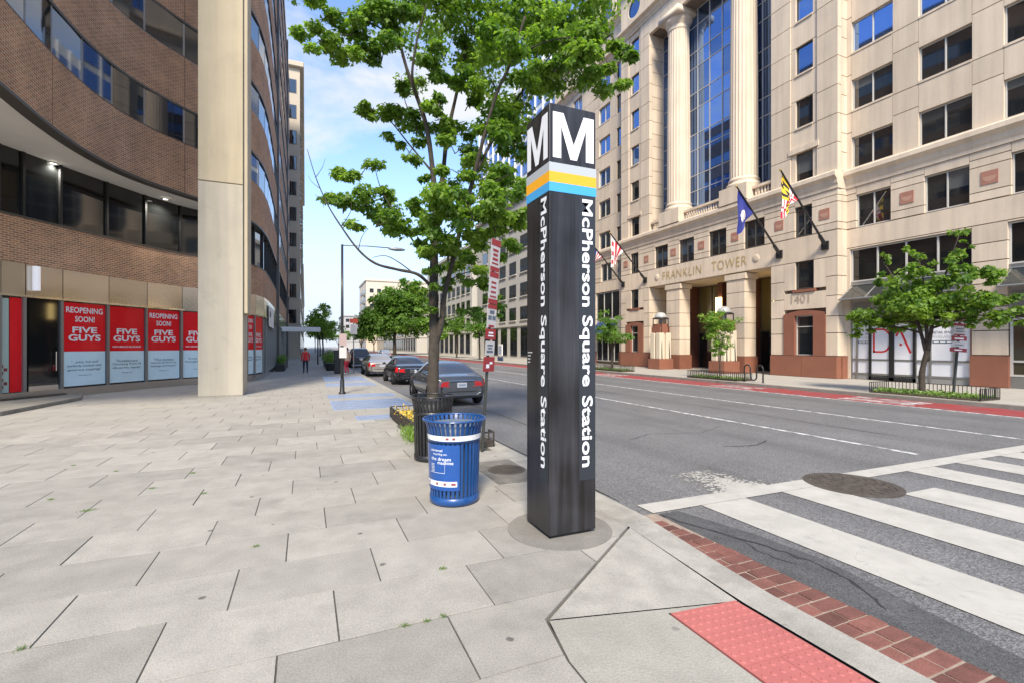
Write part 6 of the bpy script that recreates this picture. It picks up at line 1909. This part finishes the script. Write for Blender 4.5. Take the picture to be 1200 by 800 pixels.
# ------------------------------------------------------------------ cars
def subsurf(me, levels):
    o = bpy.data.objects.new('tmp', me); COL.objects.link(o)
    md = o.modifiers.new('s', 'SUBSURF'); md.levels = levels; md.render_levels = levels
    bpy.context.view_layer.update()
    ev = o.evaluated_get(bpy.context.evaluated_depsgraph_get())
    out = bpy.data.meshes.new_from_object(ev)
    bpy.data.objects.remove(o)
    return out
def split_by(me, classify, names, mats, parent):
    """take one shell apart into named parts by a face rule"""
    co = [v.co.copy() for v in me.vertices]; parts = {}
    for p in me.polygons:
        parts.setdefault(classify(p), []).append(tuple(p.vertices))
    for key, faces in parts.items():
        used = sorted({i for f in faces for i in f}); mp_ = {i: k for k, i in enumerate(used)}
        pm = bpy.data.meshes.new(names[key]); pm.from_pydata([co[i] for i in used], [], [tuple(mp_[i] for i in f) for f in faces])
        pm.materials.append(mats[key]); pm.polygons.foreach_set('use_smooth', [True]*len(pm.polygons)); pm.update()
        o = bpy.data.objects.new(names[key], pm); COL.objects.link(o); attach(o, parent)
def car(label, x, y, paint, suv=False, L=4.5, lamp_z=(.66, .90), group='cars parked along the left kerb', plate=True):
    t = thing('parked_car', label, 'car', (0, 0, 0), group)
    if not suv:
        S = [(0.0, .70, .36, .80, .83, .60), (.05, .82, .29, .90, .95, .70), (.22, .865, .24, .94, 1.00, .76), (.50, .885, .22, .955, 1.03, .77), (.62, .89, .22, .955, 1.07, .74),
             (1.30, .895, .22, .945, 1.37, .60), (1.75, .895, .22, .94, 1.43, .585), (2.4, .895, .22, .93, 1.435, .585), (2.75, .895, .22, .92, 1.39, .58), (3.45, .89, .22, .89, 1.0, .72),
             (3.6, .885, .22, .88, .95, .73), (4.1, .86, .23, .78, .84, .70), (4.42, .78, .27, .66, .70, .62), (4.5, .66, .34, .58, .60, .5)]
        RWn, WSn, SW = (.60, 1.32), (2.73, 3.47), (.60, 3.47)
    else:
        S = [(0.0, .74, .40, .98, 1.02, .62), (.06, .86, .34, 1.06, 1.12, .70), (.16, .90, .32, 1.08, 1.18, .72), (.55, .92, .30, 1.08, 1.70, .66), (1.0, .925, .30, 1.08, 1.76, .68),
             (2.2, .925, .30, 1.06, 1.77, .68), (2.75, .925, .30, 1.05, 1.70, .67), (3.4, .92, .30, 1.02, 1.14, .76), (3.55, .915, .30, 1.0, 1.08, .77), (4.2, .89, .32, .92, .98, .74), (4.55, .82, .36, .80, .84, .66), (4.65, .7, .42, .7, .72, .55)]
        RWn, WSn, SW = (.16, .57), (2.73, 3.42), (.2, 3.42)
    rows = []
    for (yy_, w, z0, zbt, zt, wt_) in S:
        h = zbt - z0
        half = [(0, z0), (w*.80, z0), (w*.96, z0+h*.16), (w, z0+h*.42), (w*.995, z0+h*.75), (w*.95, zbt), (wt_, zt-.055 if zt-zbt > .15 else zt-.02), (wt_*.82, zt-.006), (0, zt+.008)]
        ring = [(a, yy_, b) for a, b in half] + [(-a, yy_, b) for a, b in half[-2:0:-1]]
        rows.append(ring)
    m = MB(); n = len(rows[0])
    for r in rows: m.v.extend(r)
    for i in range(len(rows)-1):
        for k in range(n):
            k2 = (k+1) % n
            m.f.append((i*n+k, i*n+k2, (i+1)*n+k2, (i+1)*n+k)); m.m.append(0)
    m.f.append(tuple(range(n))); m.m.append(0)
    e = (len(rows)-1)*n; m.f.append(tuple(e+n-1-k for k in range(n))); m.m.append(0)
    me = subsurf(m.mesh('body', paint), 3)
    belt = 1.07 if suv else .955
    def cls(p):
        c = p.center; nx, ny, nz = p.normal
        ax = abs(c.x)
        if suv:
            if RWn[0] < c.y < RWn[1]+.05 and ax < .66 and 1.18 < c.z < 1.62 and ny < -.3: return 'rear'
            if WSn[0] < c.y < WSn[1] and c.z > 1.12 and ax < .68 and ny > .3: return 'wind'
            if .5 < c.y < 3.3 and 1.12 < c.z < 1.62 and abs(nx) > .6: return 'side'
            if c.y < .22 and ax > .62 and .82 < c.z < 1.12 and ny < .2: return 'tail'
        else:
            if .66 < c.y < 1.30 and c.z > 1.045 and ax < .70 - (c.z-1.03)*.35 and nz > .3: return 'rear'
            if 2.80 < c.y < 3.42 and c.z > 1.0 and ax < .66 and ny > .2: return 'wind'
            if .85 < c.y < 3.30 and .99 < c.z < 1.36 and abs(nx) > .55: return 'side'
            if c.y < .26 and ax > .44 and lamp_z[0] < c.z < lamp_z[1] and (ny < -.1 or abs(nx) > .5): return 'tail'
        if c.z < .33 and nz < .3: return 'sill'
        return 'body'
    names = {'rear': 'rear_window', 'wind': 'windshield', 'side': 'side_windows', 'tail': 'tail_lamps', 'body': 'body', 'sill': 'lower_trim'}
    mats_ = {'rear': CARGL, 'wind': CARGL, 'side': CARGL, 'tail': TAIL, 'body': paint, 'sill': BLACKP}
    split_by(me, cls, names, mats_, t)
    w = .90 if not suv else .93
    r = .315 if not suv else .36
    arch_m = MB().lathe([(0, 0), (r+.055, 0)], 28)
    for yy_ in (.88, 3.55 if not suv else 3.65):
        for s in (-1, 1):
            mm = MB(); k = 26
            mm.ngon([(s*(w-.004), yy_+(r+.05)*math.cos(a), r+.01+(r+.05)*math.sin(a)) for a in np.linspace(-.35, math.pi+.35, k)])
            mm.build('wheel_arch', BLACKP, t)  # no opening cut: flat black disc for the shaded wheel well
            wh = MB()
            prof = [(r*.62, -.105), (r*.93, -.105), (r, -.07), (r, .07), (r*.93, .105), (r*.62, .105)]
            b = len(wh.v)
            for (rr, xx) in prof:
                for i in range(28):
                    a = 2*math.pi*i/28; wh.v.append((s*(w-.085)+xx, yy_+rr*math.cos(a), r+rr*math.sin(a)))
            for i in range(len(prof)-1):
                for q in range(28): wh.f.append((i*28+q, i*28+(q+1) % 28, (i+1)*28+(q+1) % 28, (i+1)*28+q)); wh.m.append(0)
            wo_ = wh.build('tyre', RUBBER, t, True)
            rm = MB()
            xo = s*(w-.085) + s*.085
            for q in range(7):
                a = 2*math.pi*q/7
                c_, s_ = math.cos(a), math.sin(a); rr = r*.62
                rm.ngon([(xo+s*.01, yy_-s_*.025, r+c_*.025), (xo+s*.01, yy_+s_*.025, r-c_*.025), (xo, yy_+c_*rr+s_*.03, r+s_*rr-c_*.03), (xo, yy_+c_*rr-s_*.03, r+s_*rr+c_*.03)])
            for i in range(24):
                a0, a1 = 2*math.pi*i/24, 2*math.pi*(i+1)/24
                rm.ngon([(xo, yy_+r*.55*math.cos(a0), r+r*.55*math.sin(a0)), (xo, yy_+r*.64*math.cos(a0), r+r*.64*math.sin(a0)), (xo, yy_+r*.64*math.cos(a1), r+r*.64*math.sin(a1)), (xo, yy_+r*.55*math.cos(a1), r+r*.55*math.sin(a1))])
            rm.build('rim', RIM, wo_)
            rm = MB().ngon([(xo-s*.04, yy_+r*.6*math.cos(a), r+r*.6*math.sin(a)) for a in np.linspace(0, 2*math.pi, 20)[:-1]]); rm.build('brake_disc', BLACKP, wo_)
    zp = .70 if not suv else .80
    if plate:
        po = MB().box(-.16, .16, -.022, -.006, zp-.07, zp+.08).build('licence_plate', PLATE, t)
        MB().box(-.12, .12, -.0235, -.0222, zp-.03, zp+.04).build('plate_print', mat('plate print', (.28, .30, .36), .6), po)
    MB().tube([(-.62, .035, .50 if not suv else .60), (-.4, -.012, .50 if not suv else .60), (.4, -.012, .50 if not suv else .60), (.62, .035, .50 if not suv else .60)], .012, 6).build('bumper_crease', BLACKP, t)
    MB().tube([(-.40, -.005, zp+.14), (.40, -.005, zp+.14)], .013, 6).build('trunk_trim', mat('chrome', (.6, .6, .6), .15, 1.0), t)
    for s in (-1, 1):
        bevel(MB().box(min(s*.90, s*1.05), max(s*.90, s*1.05), 2.95, 3.08, .95 if not suv else 1.08, 1.08 if not suv else 1.24).build('door_mirror', paint, t), .02)
        for yy_ in (1.5, 2.4):
            MB().box(min(s*.895, s*.915), max(s*.895, s*.915), yy_, yy_+.16, .80 if not suv else .92, .825 if not suv else .945).build('door_handle', mat('chrome', (.6, .6, .6), .15, 1.0), t)
    mm = MB()
    mm.tube([(-.3, .25, .24), (-.3, .05, .24)], .03, 8); mm.build('exhaust', FRAMEG, t)
    t.location = (x, y, rz(x))
    return t
def paintm(name, col): return mat(name, col, .32, .45, coat=.8)
car('dark grey four-door sedan nearest behind the tree trunk', 4.62, 14.75, paintm('grey car paint', (.10, .10, .102)))
car('black four-door sedan parked ahead of the nearest grey one', 4.95, 23.9, paintm('black car paint', (.018, .018, .020)))
car('champagne sedan parked ahead of the black sedan', 4.5, 31.2, paintm('champagne car paint', (.42, .38, .33)))
car('dark sport utility car parked beyond the champagne sedan', 4.6, 45.0, paintm('charcoal car paint', (.035, .036, .04)), suv=True)
car('distant silver sedan parked far along the left kerb', 4.6, 54.0, paintm('silver car paint', (.38, .38, .39)))
car('distant white sedan parked farthest along the left kerb', 4.6, 63.0, paintm('white car paint', (.6, .6, .6)))
o_ = car('white sedan driving far along the middle of the street', 12.2, 80.0, paintm('white car paint', (.6, .6, .6)), group='cars on the far part of the street')

# ------------------------------------------------------------------ people
def person(label, loc, heading, joints, cloth, head_col=(.05, .03, .02), skin=(.35, .20, .13)):
    """joints: extra chains; body is one skinned mesh coloured by height"""
    J = {'hip': (0, 0, .93), 'chest': (0, 0, 1.22), 'neck': (0, .0, 1.46), 'head0': (0, .02, 1.54), 'head': (0, .03, 1.66), 'top': (0, .02, 1.74),
         'shl': (-.18, 0, 1.40), 'ell': (-.25, -.02, 1.13), 'wrl': (-.24, .06, .90), 'hdl': (-.24, .09, .80),
         'shr': (.18, 0, 1.40), 'elr': (.25, -.02, 1.13), 'wrr': (.24, .06, .90), 'hdr': (.24, .09, .80),
         'hpl': (-.10, 0, .88), 'knl': (-.11, .05, .50), 'anl': (-.11, -.04, .09), 'tol': (-.12, .12, .03),
         'hpr': (.10, 0, .88), 'knr': (.11, .02, .50), 'anr': (.11, .02, .09), 'tor': (.12, .18, .03)}
    J.update(joints)
    RAD = {'hip': .15, 'chest': .165, 'neck': .062, 'head0': .07, 'head': .105, 'top': .07, 'shl': .075, 'shr': .075, 'ell': .05, 'elr': .05, 'wrl': .036, 'wrr': .036, 'hdl': .036, 'hdr': .036,
           'hpl': .10, 'hpr': .10, 'knl': .066, 'knr': .066, 'anl': .045, 'anr': .045, 'tol': .036, 'tor': .036}
    E = [('hip', 'chest'), ('chest', 'neck'), ('neck', 'head0'), ('head0', 'head'), ('head', 'top'), ('neck', 'shl'), ('shl', 'ell'), ('ell', 'wrl'), ('wrl', 'hdl'), ('neck', 'shr'), ('shr', 'elr'), ('elr', 'wrr'), ('wrr', 'hdr'),
         ('hip', 'hpl'), ('hpl', 'knl'), ('knl', 'anl'), ('anl', 'tol'), ('hip', 'hpr'), ('hpr', 'knr'), ('knr', 'anr'), ('anr', 'tor')]
    ks = list(J); me = bpy.data.meshes.new('body'); me.from_pydata([J[k] for k in ks], [(ks.index(a), ks.index(b)) for a, b in E], [])
    o = bpy.data.objects.new('tmp', me); COL.objects.link(o)
    o.modifiers.new('skin', 'SKIN'); sv = me.skin_vertices[0].data
    for i, k in enumerate(ks): sv[i].radius = (RAD[k], RAD[k]*(.72 if k in ('hip', 'chest') else 1)); sv[i].use_root = (k == 'hip')
    md = o.modifiers.new('sub', 'SUBSURF'); md.levels = 2; md.render_levels = 2
    bpy.context.view_layer.update()
    bm_ = bpy.data.meshes.new_from_object(o.evaluated_get(bpy.context.evaluated_depsgraph_get()))
    bpy.data.objects.remove(o)
    root = thing('person', label, 'person', loc)
    b = bpy.data.objects.new('body', bm_); COL.objects.link(b)
    bm_.materials.clear()
    for m_ in (cloth['top'], cloth['leg'], mat('skin %.2f' % skin[0], skin, .6), cloth['shoe']): bm_.materials.append(m_)
    hz = .92
    for p in bm_.polygons:
        c = p.center
        idx = 1 if c.z < hz and abs(c.x) < .20 else 0
        if c.z > 1.47: idx = 2
        if c.z < .10: idx = 3
        if abs(c.x) > .185 and c.z < J['wrl'][2]-.01 and c.z > .6: idx = 2
        p.material_index = idx; p.use_smooth = True
    b.parent = root
    hair = MB().ellipsoid((J['head'][0], J['head'][1]-.015, J['head'][2]+.03), (.105, .112, .105), 16, 10).build('hair', mat('hair %.2f' % head_col[0], head_col, .7), None, True)
    hair.parent = root
    root.rotation_euler = (0, 0, heading)
    root.scale = (.95, .95, .95)
    return root
JN = mat('dark jeans', (.018, .022, .04), .85)
person('person in a red jacket and dark jeans walking away down the pavement', (0.0, 34.3, 0), 0.05, {},
       {'top': mat('red jacket', (.55, .02, .02), .75), 'leg': JN, 'shoe': BLACKP}, (.12, .05, .03))
person('person in red trousers and a tan top standing beside the sign post', (2.42, 32.0, 0), .5,
       {'knr': (.11, .20, .56), 'anr': (.13, .02, .22), 'tor': (.13, .13, .14)},
       {'top': mat('tan top', (.42, .30, .22), .8), 'leg': mat('red trousers', (.50, .03, .06), .8), 'shoe': WHITE}, (.01, .01, .01))

# ------------------------------------------------------------------ furniture on the far pavement
for i, (yc, lb_) in enumerate(((25.2, 'right-hand lantern pedestal of cream stone and red granite at the entrance'), (31.8, 'left-hand lantern pedestal of cream stone and red granite at the entrance'))):
    xc = 27.3
    t = thing('lantern_pedestal', lb_, 'lantern', (xc, yc, FZ), 'lantern pedestals flanking the tower entrance')
    bevel(MB().box(xc-.72, xc+.72, yc-.72, yc+.72, FZ, .72).build('granite_plinth', REDGR, t), .02)
    CR = mat('cream stone', (.62, .53, .40), .8)
    for sx in (-1, 1):
        for sy in (-1, 1):
            bevel(MB().box(xc+sx*.34-.26, xc+sx*.34+.26, yc+sy*.34-.26, yc+sy*.34+.26, .72, 2.85).build('stone_shaft', CR, t), .05)
    MB().box(xc-.4, xc+.4, yc-.4, yc+.4, .72, 2.8).build('shaft_core', CR, t)
    MB().box(xc-.52, xc+.52, yc-.52, yc+.52, 2.85, 3.35).box(xc-.42, xc+.42, yc-.42, yc+.42, 3.35, 3.6).build('granite_block', REDGR, t)
    for sx in (-1, 1):
        for sy in (-1, 1): MB().tube([(xc+sx*.40, yc+sy*.63, .72), (xc+sx*.36, yc+sy*.48, 4.0)], .04, 8).build('post', BLACKM, t)
    MB().lathe([(0, 4.0), (.66, 4.0), (.68, 4.05), (.55, 4.12), (.45, 4.16)], 24, (xc, yc)).build('lantern_rim', BLACKM, t, True)
    MB().lathe([(.48, 4.12), (.46, 4.3), (.36, 4.46), (.2, 4.55), (0, 4.58)], 24, (xc, yc)).build('globe', mat('opal globe', (.40, .40, .38), .3), t, True)
    MB().ellipsoid((xc, yc, 3.78), (.2, .2, .18), 12, 8).build('lamp_bowl', mat('opal globe', (.78, .78, .76), .3), t, True)
t = thing('bike_rack', 'black wave bike rack on the far pavement before the tower', 'bike rack', (21.8, 18.2, FZ))
pts = []
Y0_, Y1_ = 18.75, 17.6
W_ = (Y0_-Y1_)/3
P = [(21.8, Y0_, FZ), (21.8, Y0_, FZ+.72)] + [(21.8, Y0_-W_/2+W_/2*math.cos(a), FZ+.72+W_/2*math.sin(a)) for a in np.linspace(0, math.pi, 8)[1:-1]] + [(21.8, Y0_-W_, FZ+.72), (21.8, Y0_-W_, FZ+.3)]
P += [(21.8, Y0_-W_*1.5+W_/2*math.cos(a), FZ+.3-W_/2*math.sin(a)) for a in np.linspace(0, math.pi, 8)[1:-1]] + [(21.8, Y0_-2*W_, FZ+.3), (21.8, Y0_-2*W_, FZ+.72)]
P += [(21.8, Y0_-W_*2.5+W_/2*math.cos(a), FZ+.72+W_/2*math.sin(a)) for a in np.linspace(0, math.pi, 8)[1:-1]] + [(21.8, Y1_, FZ+.72), (21.8, Y1_, FZ)]
MB().tube(P, .038, 8).build('hoops', BLACKM, t, True)
for y in (Y0_, Y1_): MB().lathe([(.09, FZ), (.09, FZ+.015), (.04, FZ+.02)], 12, (21.8, y)).build('foot', BLACKM, t)
for i, (x0, x1, y0, y1, lb_) in enumerate(((21.45, 22.75, 8.75, 12.3, 'iron fenced planting bed round the maple before the white shop'), (21.45, 22.6, 18.95, 22.6, 'iron fenced planting bed round the lime green sapling'), (21.45, 22.6, 29.2, 33.2, 'iron fenced planting bed round the dark tree near the pylon'))):
    t = thing('planting_bed', lb_, 'planting bed', ((x0+x1)/2, (y0+y1)/2, FZ), 'fenced planting beds along the far kerb')
    MB().box(x0, x1, y0, y1, FZ-.02, FZ+.06).build('soil_bed', SOIL, t)
    for a, b in (((x0, y0), (x1, y0)), ((x0, y1), (x1, y1)), ((x1, y0), (x1, y1)), ((x0, y0), (x0, y0+.02)) if i == 0 else ((x0, y0), (x0, y1))):
        dl = math.hypot(b[0]-a[0], b[1]-a[1])
        fence_panel(a, b, .42, t, max(1, int(dl/.13)), FZ+.02, BLACKM, 0)
    n = 1800 if i == 0 else 1000
    P = [(random.uniform(x0+.05, x1-.05), random.uniform(y0+.05, y1-.05), FZ+.06+random.uniform(0, .14)) for _ in range(n)]
    leaves('ground_cover', P, [(-.3, -.3, 1)]*n, .10, GRASSM, t, OVAL, .7)['kind'] = 'stuff'

# ------------------------------------------------------------------ flags on the tower
FW = mat('flag white', (.72, .70, .68), .8); FR = mat('flag red', (.45, .02, .04), .8); FB = mat('flag blue', (.02, .03, .20), .8); FY = mat('flag yellow', (.75, .50, .03), .8); FK_ = mat('flag black', (.02, .02, .02), .8)
def flag(label, yb, pattern, mats_, bottom_z=8.7, fold=.10):
    zb_ = 7.8
    B = Vector((28.46, yb, zb_)); T = B + Vector((-3.85, 0, 3.9))
    t = thing('flag_pole', label, 'flag', tuple(B), 'flags on angled poles along the tower front')
    MB().tube([B, T], [.075, .045], 10).build('pole', BLACKM, t)
    MB().ellipsoid(tuple(T), (.07, .07, .07), 10, 6).build('finial', mat('gilt ball', (.5, .36, .1), .3, .8), t, True)
    m_ = MB().tube([B+Vector((.02, 0, -.02)), B+Vector((-.5, 0, .48))], .11, 10); m_.box(28.38, 28.5, yb-.2, yb+.2, zb_-.3, zb_+.2); m_.build('bracket', BLACKM, t)
    N_ = 26; me = MB()
    h0 = B.lerp(T, .965); h1 = B.lerp(T, .62)
    for i in range(N_+1):
        u = i/N_; hp = h0.lerp(h1, u)
        bt = Vector((h0.x+.06+.55*u, yb + .12*math.sin(u*9), bottom_z + .75*u*u))
        for j in range(N_+1):
            v = j/N_
            p = hp.lerp(bt, v)
            p.y += fold*math.sin(u*11+v*2.0)*(v**.6) + .05*math.sin(v*8+u*3)
            p.x -= .18*math.sin(math.pi*v)*u
            p.z -= .10*math.sin(math.pi*v)
            me.v.append(tuple(p))
    for i in range(N_):
        for j in range(N_):
            a = i*(N_+1)+j
            me.f.append((a, a+1, a+N_+2, a+N_+1)); me.m.append(pattern((i+.5)/N_, (j+.5)/N_))
    me.build('flag_cloth', mats_, t, True)
def pat_dc(u, v):
    if .36 < u < .54 or .68 < u < .86: return 1
    if .1 < u < .26 and min(abs(v-.2), abs(v-.5), abs(v-.8)) < .07: return 1
    return 0
def pat_va(u, v):
    return 1 if ((u-.5)/.26)**2 + ((v-.5)/.2)**2 < 1 else 0
def pat_md(u, v):
    q1 = (u < .5) == (v < .5)
    uu, vv = (u % .5)*2, (v % .5)*2
    if q1:
        a = int(vv*6) % 2; b_ = (uu > vv)
        return 0 if (a ^ b_) else 1
    cr_ = abs(uu-.5) < .14 or abs(vv-.5) < .14
    return 2 if ((uu < .5) ^ (vv < .5)) ^ cr_ else 3
def pat_us(u, v):
    if u < .54 and v < .4: return 2
    return 1 if int(u*13) % 2 == 0 else 0
flag('black and yellow chequered flag with red and white quarters on the rightmost pole', 18.75, pat_md, [FY, FK_, FR, FW], 9.0)
flag('dark blue flag with a white seal on the pole right of the lettering', 21.75, pat_va, [FB, FW], 8.75)
flag('white flag with two red bars on the pole left of the lettering', 35.2, pat_dc, [FW, FR], 8.7)
flag('red and white striped flag on the leftmost pole half hidden by the pylon', 38.5, pat_us, [FW, FR, FB], 9.2)
